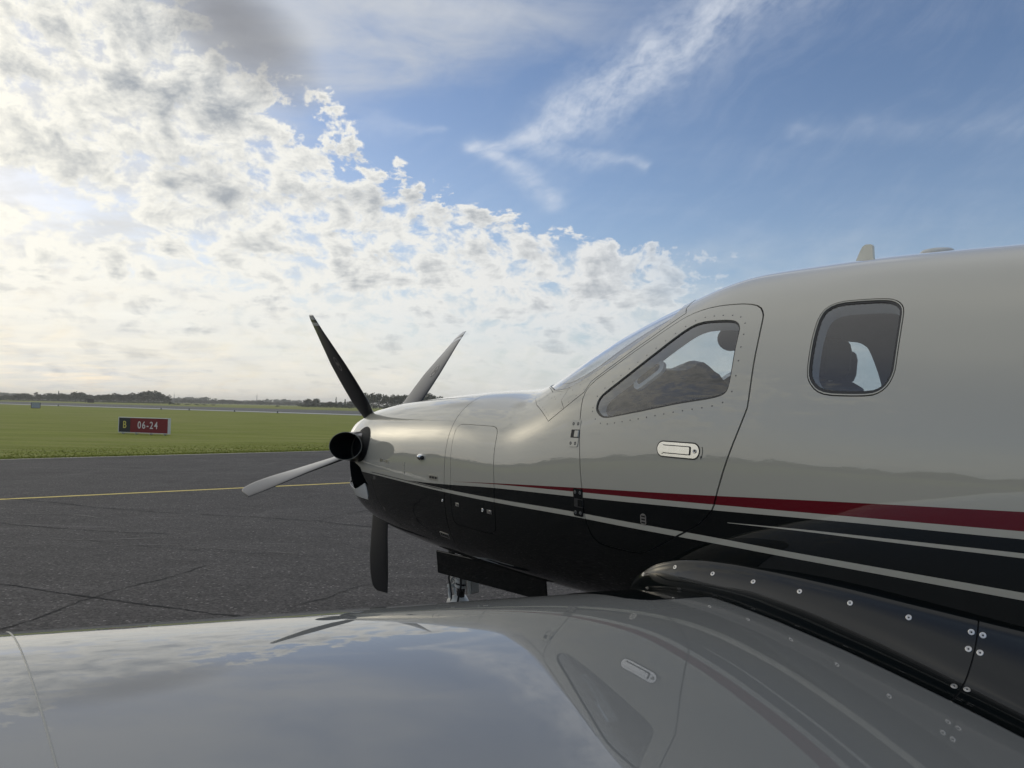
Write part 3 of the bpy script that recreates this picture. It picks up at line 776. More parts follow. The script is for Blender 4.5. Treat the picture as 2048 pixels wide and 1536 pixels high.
# backing behind the intake notch
mb = MB()
for s in (-1, 1):
    v = []; 
    for x in np.linspace(.26, .80, 12):
        for th in np.linspace(60, 95, 10):
            p = surf(np.array([x]), np.array([R(th)]))[0]; n = fnormal(p[None])[0]; q = p - n * .125; v.append((q[0], q[1] * -s * -1 if s > 0 else -q[1], q[2]))
    mb.add(v, [(i * 10 + j, i * 10 + j + 1, i * 10 + j + 11, i * 10 + j + 10) for i in range(11) for j in range(9)])
mb.build('intake_duct', MAT['dark'], plane)
def exhaust(side):
    y = side
    path = [(.50, .27, 1.395), (.505, .36, 1.398), (.52, .43, 1.402), (.555, .485, 1.408), (.61, .53, 1.413), (.665, .556, 1.418)]
    pts = [Vector((a, b * y, c)) for a, b, c in path]; rad = [.135, .128, .12, .115, .112, .112]
    def ringpts(grow, pts=pts):
        out = []
        for i, p in enumerate(pts):
            d = (pts[min(i + 1, len(pts) - 1)] - pts[max(0, i - 1)]).normalized()
            if i == len(pts) - 1: d = Vector((.90, .43 * y, .0)).normalized()
            a = d.cross(Vector((0, 0, 1))).normalized(); b = a.cross(d)
            out.append([p + a * math.cos(t) * (rad[i] + grow) * .98 + b * math.sin(t) * (rad[i] + grow) * .86 for t in np.linspace(0, 2 * math.pi, 33)[:-1]])
        return out
    o_, i_ = ringpts(0), ringpts(-.004); n = 32; mb = MB()
    v = [p for r_ in o_ for p in r_]; mb.add(v, [(i * n + j, i * n + (j + 1) % n, (i + 1) * n + (j + 1) % n, (i + 1) * n + j) for i in range(len(o_) - 1) for j in range(n)], 0, True)
    v = o_[-1] + i_[-1]; mb.add(v, [(j, (j + 1) % n, n + (j + 1) % n, n + j) for j in range(n)], 0, False)
    v = [p for r_ in i_ for p in r_]; mb.add(v, [(i * n + j, (i + 1) * n + j, (i + 1) * n + (j + 1) % n, i * n + (j + 1) % n) for i in range(len(i_) - 1) for j in range(n)], 1, True)
    mb.add(i_[0], [tuple(range(n))], 1)
    e = mb.build('exhaust_stack', [MAT['exhaust'], MAT['soot']], plane)
    # sooty collar where the stack leaves the cowl
    mb = MB(); B = at_surf(.60, 104.5, 0); col = [(.155 * math.cos(t), .125 * math.sin(t)) for t in np.linspace(0, 2 * math.pi, 25)[:-1]]
    v = [];
    for a, b in col:
        p = B @ Vector((a - .02, b, 0)); th = theta_of(np.array([p.x]), np.array([p.z]))[0]; p = surf(np.array([p.x]), np.array([th]))[0]; n_ = fnormal(p[None])[0]
        q = p + n_ * .003; v.append((q[0], q[1] if side < 0 else -q[1], q[2]))
    c0 = B @ Vector((-.03, 0, .035)); v.append((c0.x, c0.y if side < 0 else -c0.y, c0.z))
    mb.add(v, [(i, (i + 1) % 24, 24) for i in range(24)], 0, True); mb.build('exhaust_collar', MAT['soot'], e)
exhaust(-1); exhaust(1)

HUB = Vector((.19, 0, 1.40))
prop = empty('propeller', parent=plane)
mb = MB(); prof = [(.22, .03), (.22, -.06), (.212, -.14), (.19, -.22), (.155, -.29), (.11, -.34), (.05, -.37), (0, -.378)]
mb.lathe(prof, Matrix.Translation(HUB) @ Matrix(((0, 0, 1, 0), (1, 0, 0, 0), (0, 1, 0, 0), (0, 0, 0, 1))), 40); spin = mb.build('spinner', MAT['silver'], prop)
STRIPE_SIDE = True
def blade_mesh():
    """along +z, chord in the x (axial) / y plane; tip at 1.13 m"""
    rs = np.r_[np.linspace(.16, .34, 6), np.linspace(.38, 1.04, 22), np.array([1.045, 1.07, 1.0705, 1.095, 1.0955, 1.115, 1.126, 1.131])]
    n = 18; v = []; 
    for r_ in rs:
        ch = np.interp(r_, [.16, .26, .38, .55, .72, .88, 1.0, 1.06, 1.10, 1.12, 1.131], [.09, .15, .240, .255, .252, .235, .212, .192, .172, .150, .120])
        th = np.interp(r_, [.16, .26, .40, .70, 1.13], [.075, .06, .030, .018, .009])
        tw = R(np.interp(r_, [.16, .40, .70, .85, 1.0, 1.13], [95, 93, 89, 84, 79, 77]))
        sw = np.interp(r_, [.16, .5, .75, .95, 1.13], [0, 0, 0, 0, 0])       # sweep along the chord, aft at the tip
        c_, s_ = math.cos(tw), math.sin(tw)
        sw = sw if r_ < .70 else .126 - .5 * ch
        for k in range(n):
            a = 2 * math.pi * k / n; u = math.cos(a) * .5; w = math.sin(a) * .5 * (1 - .35 * math.cos(a)) 
            cx = -(u * ch - sw); cy = w * th
            # chord direction: leading edge forward (-x) and towards +y in the turning direction
            v.append((cx * s_ + cy * c_, -cx * c_ + cy * s_, r_))
    f = [(i * n + j, i * n + (j + 1) % n, (i + 1) * n + (j + 1) % n, (i + 1) * n + j) for i in range(len(rs) - 1) for j in range(n)]
    mi = []
    for i in range(len(rs) - 1):
        rm = (rs[i] + rs[i + 1]) / 2; mi += [1 if (1.0955 < rm or 1.045 <= rm < 1.07) and (k >= n // 2) == STRIPE_SIDE else 0 for k in range(n)]
    f.append(tuple(range((len(rs) - 1) * n, len(rs) * n))); mi.append(0)
    f.append(tuple(range(n))[::-1]); mi.append(0)
    return v, f, mi
bv, bf, bmi = blade_mesh()
blade0 = None
for k in range(5):
    ang = R(51 + 72 * k)                              # in the (starboard, up) plane
    rotm = Matrix.Translation(HUB) @ Matrix.Rotation(-(math.pi / 2 - ang), 4, 'X').inverted()
    rotm = Matrix.Translation(HUB) @ Matrix.Rotation(ang - math.pi / 2, 4, 'X')
    if blade0 is None:
        blade0 = mesh_obj('blade', bv, bf, [MAT['blade'], MAT['blade_tip']], prop, bmi, True); b = blade0
        me_bl = blade0.data
        sh = [p.material_index == 0 or True for p in me_bl.polygons]
        # oval maker's emblem on the face of each blade
    else:
        b = blade0.copy(); COL.objects.link(b)
    b.parent = prop; b.matrix_local = rotm
EM_SIDE = -1
em = MB()
tw = R(87.5); c_, s_ = math.cos(tw), math.sin(tw)
E4 = Matrix(((0, s_, c_, 0), (0, -c_, s_, 0), (1, 0, 0, 0), (0, 0, 0, 1)))
for sgn in (EM_SIDE,):
    B = Matrix.Translation((0, 0, .72)) @ E4 @ Matrix.Translation((0, .030, sgn * .0125))
    ri = [(.052 * math.cos(t), .024 * math.sin(t)) for t in np.linspace(0, 2 * math.pi, 33)[:-1]]; ro = [(a * 1.14, b * 1.2) for a, b in ri]
    v = [B @ Vector((*p, 0)) for p in ro] + [B @ Vector((*p, 0)) for p in ri]
    em.add(v, [(i, (i + 1) % 32, 32 + (i + 1) % 32, 32 + i) if sgn > 0 else (i, 32 + i, 32 + (i + 1) % 32, (i + 1) % 32) for i in range(32)])
    for q in (-.022, 0, .022): em.prism(rrect(.034 - abs(q) * .5, .005, .001), B @ Matrix.Translation((0, q * .55, -.0004)), .0006)
em0 = None
for b in [c for c in prop.children if c.name.startswith('blade')]:
    if em0 is None: em0 = em.build('emblem', MAT['emblem'], b); e = em0
    else: e = em0.copy(); COL.objects.link(e); e.parent = b

# ------------------------------------------------------------------ wings
WG = dict(x0=3.30, z0=.9096, dih=.1198, c0=1.90, tap=-.10, t0=.155, tt=-.003, cam=.022, inc=.06)
def foil(xi, t, m=.022, p=.4):
    yt = 5 * t * (.2969 * np.sqrt(xi) - .126 * xi - .3516 * xi**2 + .2843 * xi**3 - .1036 * xi**4)
    yc = np.where(xi < p, m / p**2 * (2 * p * xi - xi**2), m / (1 - p)**2 * ((1 - 2 * p) + 2 * p * xi - xi**2)); return yc + yt, yc - yt
def wingp(s, xi, upper=True, lift=0.0):
    c = WG['c0'] + WG['tap'] * (s - .65); t = WG['t0'] + WG['tt'] * (s - .65); yu, yl = foil(xi, t)
    return np.stack([WG['x0'] + xi * c + 0 * s, -s + 0 * xi, WG['z0'] + WG['dih'] * (s - .65) + (yu if upper else yl) * c - WG['inc'] * xi * c + lift], -1)
def wing_z(x, y):
    s = -y; c = WG['c0'] + WG['tap'] * (s - .65); return float(wingp(np.array(s), np.clip(np.array((x - WG['x0']) / c), 0, 1))[2])
def make_wing(side):
    ss = np.r_[np.linspace(.50, 3.2, 70), np.linspace(3.3, 6.05, 24)]; xi = (1 - np.cos(np.linspace(0, math.pi, 60))) / 2
    xi = xi ** 1.25
    S, X = np.meshgrid(ss, xi, indexing='ij'); U = wingp(S, X, True); D = wingp(S, X, False)
    loop = np.concatenate([U, D[:, -2:0:-1]], 1); m = loop.shape[1]
    v = loop.reshape(-1, 3) * (1, side, 1)
    f = [(i * m + j, (i + 1) * m + j, (i + 1) * m + (j + 1) % m, i * m + (j + 1) % m) for i in range(len(ss) - 1) for j in range(m)]
    if side < 0: f = [q[::-1] for q in f]
    f.append(tuple(range((len(ss) - 1) * m, len(ss) * m)) if side > 0 else tuple(range((len(ss) - 1) * m, len(ss) * m))[::-1])
    w = mesh_obj('wing', v, f, MAT['wing'], plane, None, True)
    # upturned winglet
    wl = []
    for q in np.linspace(0, 1, 10):
        s = 6.05 + .18 * math.sin(q * 1.35); up_ = .42 * q * q + .02 * q; c = 1.36 * (1 - .55 * q)
        for xx in xi[::4]:
            u, _ = foil(np.array(xx), .11); wl.append((3.30 + .45 * q + xx * c, -s * side * 1.0 - .0, .91 + .1198 * 5.4 + up_ + float(u) * c * .5))
    k = len(xi[::4]); v2 = [(a, b * 1.0, c) for a, b, c in wl]
    if side < 0: v2 = [(a, -b, c) for a, b, c in v2]; 
    v2 = [(a, -abs(b) * side, c) for a, b, c in v2]
    lower = [(a, b + .035 * side, c - .03) for a, b, c in v2]
    f2 = [(i * k + j, i * k + j + 1, (i + 1) * k + j + 1, (i + 1) * k + j) for i in range(9) for j in range(k - 1)]
    mesh_obj('winglet', v2 + lower, f2 + [tuple(i + len(v2) for i in q[::-1]) for q in f2], MAT['wing'], plane, None, True)
    # light sealed joint between the wing panels
    for s0 in (2.672, 4.4):
        xs_ = np.linspace(.0, .98, 70); a = wingp(np.array(s0 - .0012), xs_, True, .0009); b = wingp(np.array(s0 + .0012), xs_, True, .0009); c = wingp(np.array(s0 - .0022), xs_, True, -.001); d = wingp(np.array(s0 + .0022), xs_, True, -.001)
        v = np.vstack([c, a, b, d]) * (1, side, 1); m_ = 70
        f = [(r_ * m_ + i, r_ * m_ + i + 1, (r_ + 1) * m_ + i + 1, (r_ + 1) * m_ + i) for r_ in range(3) for i in range(m_ - 1)]
        mesh_obj('panel_sealant', v, f if side > 0 else [q[::-1] for q in f], MAT['sealant'], w, None, True)
    # black cuff round the root of the leading edge
    xu = np.linspace(0, 1, 24) ** 1.6
    rows = []
    for q in np.linspace(0, 1, 16):
        s = .60 + q * .485; c = WG['c0'] + WG['tap'] * (s - .65); xm = (np.interp(s, [.6, .755, 1.085], [3.79, 3.775, 3.748]) - 3.30) / c
        e = 1.0 - max(0.0, (q - .86) / .14) ** 2 * .12
        up_ = wingp(np.array(s), xu * xm * e, True, .0022); lo_ = wingp(np.array(s), xu[::-1][:-1] * .22, False, -.0022)
        lo_[:, 0] -= .0 ; row = np.vstack([lo_, up_]); k0 = len(lo_); row[max(0, k0 - 4):k0 + 4, 0] -= .0022; rows.append(row)
    m = len(rows[0]); v = np.vstack(rows); n_ = len(v)
    v = np.vstack([v, v - (0, 0, .0)]) * (1, side, 1)
    f = [(i * m + j, (i + 1) * m + j, (i + 1) * m + j + 1, i * m + j + 1) for i in range(15) for j in range(m - 1)]
    mesh_obj('leading_edge_cuff', v[:n_], f if side > 0 else [q[::-1] for q in f], MAT['black'], plane, None, True)
    return w
make_wing(1)
make_wing(-1)

# fillet between fuselage and wing, in two lengths with a joint and countersunk screws
AT = np.array([(3.06, 33), (3.12, 41), (3.17, 47), (3.227, 53.9), (3.262, 59.1), (3.332, 64.7), (3.422, 69.3), (3.519, 71.9), (3.592, 73.0), (3.665, 73.7), (3.797, 74.3), (3.984, 74.2), (4.196, 73.6),
               (4.314, 73.0), (4.544, 71.9), (4.641, 71.4), (5.0, 69.8), (5.45, 67.0)])
BX = np.array([(3.06, 3.296, .70), (3.12, 3.297, .71), (3.17, 3.298, .72), (3.227, 3.304, .74), (3.262, 3.315, .75), (3.332, 3.36, .755), (3.422, 3.435, .755), (3.519, 3.525, .755), (3.60, 3.60, .755), (3.775, 3.775, .757), (3.947, 3.947, .790),
               (4.132, 4.132, .808), (4.4, 4.4, .822), (4.7, 4.7, .832), (5.0, 5.0, .85), (5.45, 5.45, .88)])
NT = 14
def fairing_pt(x, t):
    th = np.interp(x, AT[:, 0], AT[:, 1]); A = surf(np.array([x]), np.array([R(th)]))[0]; n = fnormal(A[None])[0]; A = A + n * .004
    bx = np.interp(x, BX[:, 0], BX[:, 1]); bs = np.interp(x, BX[:, 0], BX[:, 2])
    c = WG['c0'] + WG['tap'] * (bs - .65); xi = min(max((bx - 3.30) / c, 0), 1.0)
    Bp = wingp(np.array(bs), np.array(xi)); Bp[2] += .003
    if bx < 3.30: Bp[0] = bx
    if bx > 3.30 + c: Bp[0] = bx; Bp[2] = wingp(np.array(bs), np.array(1.0))[2]
    dA = np.array([0, n[2], -n[1]]); dA = dA if dA[2] < 0 else -dA; dA /= np.linalg.norm(dA)
    dB = np.array([0, 1.0, -.12]); L = np.linalg.norm(Bp - A) * .33
    dA = dA + np.array([0, -.42, 0]); dA /= np.linalg.norm(dA)
    p1 = A + dA * L; p2 = Bp + dB * L * 1.05
    return (1-t)**3 * A + 3*(1-t)**2*t * p1 + 3*(1-t)*t*t * p2 + t**3 * Bp
def fairing(x0, x1, side, nx):
    xs_ = np.linspace(x0, x1, nx); ts = np.linspace(0, 1, NT); G = np.array([[fairing_pt(x, t) for t in ts] for x in xs_])
    # smooth along the length
    for _ in range(2): G[1:-1] = (G[:-2] + 2 * G[1:-1] + G[2:]) / 4
    top = np.array([fairing_pt(x, 0) for x in xs_]); nrm_ = fnormal(top); ins = G[:, 0] - nrm_ * .010
    GG = np.concatenate([ins[:, None], G], 1) * (1, side, 1)
    m = NT + 1; v = GG.reshape(-1, 3)
    f = [(i * m + j, (i + 1) * m + j, (i + 1) * m + j + 1, i * m + j + 1) for i in range(nx - 1) for j in range(m - 1)]
    if side < 0: f = [q[::-1] for q in f]
    sm = [(k % (m - 1)) != 0 for k in range(len(f))]
    me_ = mesh_obj('wing_root_fairing', v, f, MAT['black'], plane, None, sm)
    return me_
def fairing_screw(fa, x, t, side, r_=.0080):
    e = .004; p = Vector(fairing_pt(x, t)); a = Vector(fairing_pt(x + e, t)) - p; b = Vector(fairing_pt(x, t + e)) - p
    n = a.cross(b).normalized(); n = n if n.y < 0 else -n
    if side > 0: p.y *= -1; n.y *= -1; a.y *= -1
    u = a.normalized(); w = n.cross(u)
    B = Matrix.Identity(4)
    for i in range(3): B[i][0] = u[i]; B[i][1] = w[i]; B[i][2] = n[i]; B[i][3] = p[i]
    mb = MB(); mb.lathe([(r_, -.001), (r_, .0012), (r_ * .86, .0017), (r_ * .62, .0016), (r_ * .58, .0005), (r_ * .36, .0007), (r_ * .30, .0010)], B, 20, 0, False)
    mb.lathe([(r_ * .30, .0010), (r_ * .28, .0002), (0, .0002)], B, 12, 1, False)
    return mb.build('screw', [MAT['steel'], MAT['gap']], fa)
FAIR_SPLIT = 4.538
SCREWS = [(3.355, .10), (3.535, .17), (3.715, .27), (3.88, .26), (4.045, .22), (4.205, .19), (4.37, .16)]
SCREWS2 = [(4.526, .13), (4.526, .30), (4.524, .74)]
SCREWS3 = [(4.553, .13), (4.553, .30), (4.551, .71)]
for side in (1, -1):
    fa = fairing(3.06, FAIR_SPLIT, side, 70); fb = fairing(FAIR_SPLIT + .004, 5.45, side, 30)
    for x, t in SCREWS + SCREWS2: fairing_screw(fa, x, t, side)
    for x, t in SCREWS3: fairing_screw(fb, x, t, side)
    # dark backing strip under the joint
    v = [np.array(fairing_pt(x, t)) + np.array([0, .004, -.003]) for x in (FAIR_SPLIT - .01, FAIR_SPLIT + .014) for t in np.linspace(0, 1, 12)]
    v = np.array(v) * (1, side, 1); mesh_obj('fairing_joint', v, [(i, i + 1, 13 + i, 12 + i) for i in range(11)], MAT['gap'], plane)

# ------------------------------------------------------------------ undercarriage
ng = empty('nose_gear', parent=plane)
mb = MB(); mb.tube([(1.30, 0, .84), (1.25, 0, .53)], [.040, .038], 20); mb.tube([(1.256, 0, .555), (1.2515, 0, .53)], .050, 20); mb.tube([(1.249, 0, .515), (1.246, 0, .497)], .046, 20); mb.box((1.262, -.012, .635), (.062, .088, .075), None, 0, .008)
for s_y in (-1, 1): mb.box((1.222, s_y * .034, .585), (.052, .012, .040), None, 0, .004)
mb.build('strut', MAT['gearwhite'], ng)
mb = MB(); mb.tube([(1.2515, 0, .53), (1.249, 0, .515)], .041, 20); mb.tube([(1.246, 0, .50), (1.226, 0, .385)], .027, 20); mb.build('piston', plain('chrome_piston', (.10, .10, .105), .18, 1.0), ng)
mb = MB(); mb.tube([(1.226, 0, .392), (1.222, 0, .374)], [.040, .060], 20)
for s in (-1, 1): mb.tube([(1.215, s * .055, .37), (1.20, s * .088, .28), (1.19, s * .088, .155)], [.024, .022, .020], 12)
mb.tube([(1.10, 0, .325), (1.15, 0, .360), (1.222, 0, .376), (1.29, 0, .358), (1.32, 0, .33)], [.018, .055, .072, .045, .02], 16); mb.build('fork', MAT['gearwhite'], ng)
mb = MB()
for s in (-1, 1):
    mb.tube([(1.220, s * .030, .585), (1.165, s * .024, .535), (1.125, s * .014, .480)], [.010, .009, .009], 10); mb.tube([(1.125, s * .014, .480), (1.135, s * .024, .43), (1.180, s * .032, .375)], [.009, .009, .011], 10)
mb.tube([(1.125, -.026, .480), (1.125, .026, .480)], .013, 10); mb.tube([(1.150, -.026, .520), (1.150, .026, .520)], .008, 8)
mb.tube([(1.150, -.02, .548), (1.115, -.02, .582), (1.080, -.02, .572)], .008, 8); mb.build('torque_link', MAT['gearwhite'], ng)
mb = MB(); mb.tube([(1.20, -.045, .64), (1.175, -.055, .55), (1.20, -.05, .45), (1.21, -.06, .38)], .006, 8); mb.tube([(1.29, -.04, .66), (1.31, -.05, .52), (1.27, -.05, .40)], .007, 8); mb.build('brake_hose', MAT['rubber'], ng)
mb = MB(); mb.box((1.335, .03, .53), (.05, .07, .13), None, 0, .01); mb.tube([(1.335, -.01, .60), (1.345, -.01, .47)], .017, 12); mb.build('steering_actuator', MAT['steel'], ng)
mb = MB(); mb.tube([(1.32, 0, .72), (1.62, 0, .80)], .02, 10); mb.build('drag_brace', MAT['gearwhite'], ng)
def wheel(parent, c, r_, w_):
    M4 = Matrix.Translation(c) @ Matrix.Rotation(R(90), 4, 'X'); mb = MB()
    mb.lathe([(r_ * .55, -w_ * .42), (r_ * .80, -w_ * .5), (r_ * .95, -w_ * .38), (r_, -w_ * .15), (r_, w_ * .15), (r_ * .95, w_ * .38), (r_ * .80, w_ * .5), (r_ * .55, w_ * .42)], M4, 36); ty = mb.build('wheel', MAT['tyre'], parent)
    mb = MB(); mb.lathe([(0, -w_ * .30), (r_ * .30, -w_ * .34), (r_ * .52, -w_ * .40), (r_ * .56, -w_ * .42), (r_ * .56, w_ * .42), (r_ * .52, w_ * .40), (r_ * .30, w_ * .34), (0, w_ * .30)], M4, 28); mb.build('rim', MAT['gearwhite'], ty)
wheel(ng, (1.19, 0, .142), .195, .13)
for s in (-1, 1):
    mb = MB(); mb.box((1.80, s * .205, .712), (1.06, .012, .145), Matrix.Rotation(R(-2.0), 3, 'Y') @ Matrix.Rotation(R(s * -4), 3, 'X'), 0, .004)
    nd = mb.build('nose_gear_door', MAT['black'], plane)
    for x in (1.42, 1.80, 2.20):
        mb = MB(); mb.box((x, s * .197, .778), (.05, .02, .03), None, 0, .004); mb.build('door_bracket', MAT['dark'], nd)
    mg = empty('main_gear', parent=plane)
    mb = MB(); mb.tube([(4.12, s * 1.93, 1.02), (4.12, s * 1.93, .55)], [.055, .05], 16); mb.tube([(4.12, s * 1.93, .55), (4.22, s * 1.93, .17)], .05, 16); mb.build('strut', MAT['gearwhite'], mg); wheel(mg, (4.20, s * 2.02, .165), .22, .16)

# ------------------------------------------------------------------ roof antennas, tail
mb = MB()
pr = [(3.86, 2.235), (3.900, 2.318), (3.908, 2.330), (3.920, 2.336), (3.940, 2.334), (3.946, 2.328), (3.950, 2.235)]
for dy_ in (-.008, .008): mb.add([(a, .06 + dy_, b) for a, b in pr], [tuple(range(len(pr)))[::1 if dy_ < 0 else -1]])
n_ = len(pr); mb.add([(a, .052, b) for a, b in pr] + [(a, .068, b) for a, b in pr], [(i, (i + 1) % n_, n_ + (i + 1) % n_, n_ + i) for i in range(n_)]); mb.build('blade_antenna', MAT['ivory'], plane)
mb = MB(); mb.lathe([(.062, 0), (.062, .018), (.05, .030), (.02, .036), (0, .037)], Matrix.Translation((4.16, .10, 2.252)), 28); mb.build('satellite_antenna', MAT['gearwhite'], plane)
mb = MB(); mb.tube([(3.72, .16, 2.24), (3.74, .16, 2.262), (3.78, .16, 2.264), (3.80, .16, 2.24)], .012, 10); mb.build('beacon', MAT['ivory'], plane)
def slab(name, pts, thick, axis):
    """tapered surface from (x, span, z) root and tip chords"""
    v, f = [], []; n = 16
    for (x0, c, y, z) in pts:
        for k in range(n):
            a = 2 * math.pi * k / n; u = (1 - math.cos(a)) / 2; w = math.sin(a) * .5 * thick * c * (1.2 - u * .8)
            v.append((x0 + u * c, y + (w if axis == 'y' else 0), z + (w if axis == 'z' else 0)))
    for i in range(len(pts) - 1):
        for k in range(n): f.append((i * n + k, i * n + (k + 1) % n, (i + 1) * n + (k + 1) % n, (i + 1) * n + k))
    f.append(tuple(range(n))[::-1]); f.append(tuple(range((len(pts) - 1) * n, len(pts) * n))); return mesh_obj(name, v, f, MAT['body'], plane, None, True)
slab('fin', [(7.6, 2.2, 0, 1.95), (8.7, 1.5, 0, 2.7), (9.6, 1.0, 0, 4.0)], .09, 'y')
slab('tailplane', [(8.7, .95, -2.4, 2.0), (8.55, 1.25, 0, 1.95), (8.7, .95, 2.4, 2.0)], .09, 'z')

# ------------------------------------------------------------------ cabin interior
mb = MB(); ysec = np.linspace(-.52, .52, 25)
def gs_top(y): return 1.885 + .05 * math.exp(-((abs(y) - .25) / .085) ** 2) - .05 * (abs(y) / .52) ** 4
v = []
for x, lift in ((2.50, -.09), (2.72, -.035), (2.94, 0), (3.0, -.012), (3.0, -.06)):
    for y in ysec:
        w_, zt_, zb_, zm_, nt__, nb_ = [float(q) for q in sec(np.array(x))]
        zs = zm_ + (zt_ - zm_) * (1 - min(1, abs(y) / (w_ - .03)) ** nt__) ** (1 / nt__) - .075
        v.append((x, y, min(gs_top(y) + lift - (.03 if x < 2.8 else 0), zs)))
for y in ysec: v.append((2.97, y, 1.30))
mb.add(v, [(i * 25 + j, i * 25 + j + 1, (i + 1) * 25 + j + 1, (i + 1) * 25 + j) for i in range(5) for j in range(24)], 0, False); mb.build('glareshield', MAT['dark'], plane)
ip = MB(); ip.box((2.985, 0, 1.60), (.03, .98, .46), None, 0, .01); panel_i = ip.build('instrument_panel', MAT['dark'], plane)
for y in (-.30, 0, .30):
    mb = MB(); mb.box((3.003, y, 1.66), (.012, .25, .19), None, 0, .004); mb.build('display', MAT['gap'], panel_i)
for s in (-1, 1):
    mb = MB(); mb.tube([(3.0, s * .28, 1.52), (3.16, s * .28, 1.52)], .016, 10); mb.tube([(3.17, s * .28 - .10, 1.60), (3.175, s * .28 - .11, 1.52), (3.17, s * .28, 1.50), (3.175, s * .28 + .11, 1.52), (3.17, s * .28 + .10, 1.60)], .014, 10); mb.build('control_yoke', MAT['dark'], plane)
def seat(x, y, face=1, hz_=1.95, hd=.10):
    st = empty('cabin_seat', parent=plane)
    mb = MB(); mb.box((x - .22 * face, y, 1.22), (.48, .46, .14), None, 0, .05); mb.build('cushion', MAT['seat'], st)
    mb = MB(); rr = Matrix.Rotation(R(-10 * face), 3, 'Y').inverted(); mb.box((x + .03 * face, y, 1.52), (.115, .44, .56), Matrix.Rotation(R(9 * face), 3, 'Y'), 0, .05); mb.build('backrest', MAT['seat'], st)
    mb = MB(); mb.box((x + .055 * face, y, hz_ - .075), (hd, .26, .155), Matrix.Rotation(R(6 * face), 3, 'Y'), 0, .045); mb.build('headrest', MAT['seat'], st)
    for q in (-.06, .06): mb = MB(); mb.tube([(x + .05 * face, y + q, 1.76), (x + .055 * face, y + q, hz_ - .10)], .007, 8); mb.build('headrest_post', MAT['steel'], st)
    mb = MB(); mb.box((x - .2 * face, y, 1.08), (.40, .38, .16), None, 0, .02); mb.build('pedestal', MAT['dark'], st)
seat(3.865, -.28, 1, 1.955, .12); seat(3.585, .28, 1, 1.955, .17)
for s in (-1, 1): seat(4.75, s * .30, 1, 1.90)
mb = MB(); mb.box((3.9, 0, .99), (3.0, 1.0, .03)); mb.build('cabin_floor', MAT['dark'], plane)
mb = MB(); ring = [surf(np.array([5.35]), np.array([t]))[0] for t in np.linspace(0, 2 * math.pi, 33)[:-1]]; c0 = np.array([5.35, 0, 1.45]); mb.add([c0 + (p - c0) * .93 for p in ring] + [c0], [(i, (i + 1) % 32, 32) for i in range(32)]); mb.build('cabin_bulkhead', MAT['lining'], plane)
mb = MB(); ring = [surf(np.array([2.33]), np.array([t]))[0] for t in np.linspace(0, 2 * math.pi, 33)[:-1]]; c0 = np.array([2.33, 0, 1.3]); mb.add([c0 + (p - c0) * .93 for p in ring] + [c0], [(i, (i + 1) % 32, 32) for i in range(32)]); mb.build('firewall', MAT['dark'], plane)
mb = MB(); v = [(3.33 + .01 * math.sin(t), .02 + .105 * math.cos(t), 2.005 + .055 * math.sin(t)) for t in np.linspace(0, 2 * math.pi, 25)[:-1]]
mb.tube([(3.33, -.02, 2.01), (3.33, -.02, 2.13)], .006, 8); mb.add(v + [(a + .012, b, c) for a, b, c in v], [tuple(range(24))[::-1], tuple(range(24, 48))] + [(i, (i + 1) % 24, 24 + (i + 1) % 24, 24 + i) for i in range(24)]); mb.build('sun_visor', MAT['dark'], plane)
# grab slot in the trim of the pilot's window
q0, q1 = np.array([3.235, R(122.0)]), np.array([3.335, R(126.6)])
pa = [surf(np.array([a]), np.array([t]))[0] for a, t in (q0, q1)]; na = [fnormal(p[None])[0] for p in pa]
pa = [Vector(p - n * .047) for p, n in zip(pa, na)]; n = Vector(na[0]); u = (pa[1] - pa[0]); Lg = u.length; u.normalize(); w = n.cross(u).normalized(); n = u.cross(w) if u.cross(w).dot(n) > 0 else -u.cross(w); w = n.cross(u)
B = Matrix.Identity(4)
for i in range(3): B[i][0] = u[i]; B[i][1] = w[i]; B[i][2] = n[i]; B[i][3] = (pa[0][i] + pa[1][i]) / 2
mb = MB(); mb.prism(capsule(Lg + .045, .034, 10), B @ Matrix.Translation((0, -.012, -.012)), .014); gr = mb.build('grab_handle', MAT['trim'], plane)
mb = MB(); mb.prism(capsule(Lg, .017, 10), B @ Matrix.Translation((0, -.008, .0025)), .001); mb.build('grab_slot', MAT['dark'], gr)

# ================================================================== AIRFIELD
def strip(name, poly, z, mat, kind='structure', parent=None):
    n = len(poly); o = mesh_obj(name, [(x, y, z) for x, y in poly], [tuple(range(n))], mat, parent)
    if parent is None: o['kind'] = kind
    return o
def grass_mat():
    m, t, b = new_mat('mown_grass'); p = objco(t)
    big = noise(t, p, .035, 3, .55); mid_ = noise(t, scalep(t, p, (.35, 1.0, 1.0)), .42, 5, .62); fin = noise(t, p, 7.0, 5, .7)
    row = noise(t, scalep(t, p, (.06, .62, 1)), 1.3, 5, .66); dark_ = noise(t, scalep(t, p, (.14, 1.1, 1)), 1.1, 5, .65)
    c1 = mixc(t, (fin - .3).mx(0) * 2.2, (.130, .160, .016), (.30, .32, .055))
    c2 = mixc(t, (mid_ - .38).mx(0) * 3.2, c1, (.165, .185, .020))
    c3 = mixc(t, (row - .46).mx(0).mn(.2) * 3.5, c2, (.28, .265, .085))
    c4 = mixc(t, (big - .5).mx(0) * 2.0, c3, (.25, .24, .075))
    c4 = mixc(t, (dark_ - .55).mx(0).mn(.16) * 3.6, c4, (.075, .085, .012))
    t.links.new(c4.s, b.inputs['Base Color']); setin(b, Roughness=.9, Specular_IOR_Level=.15)
    bump(t, b, fin + mid_ * 2.0, .9, .06); return m
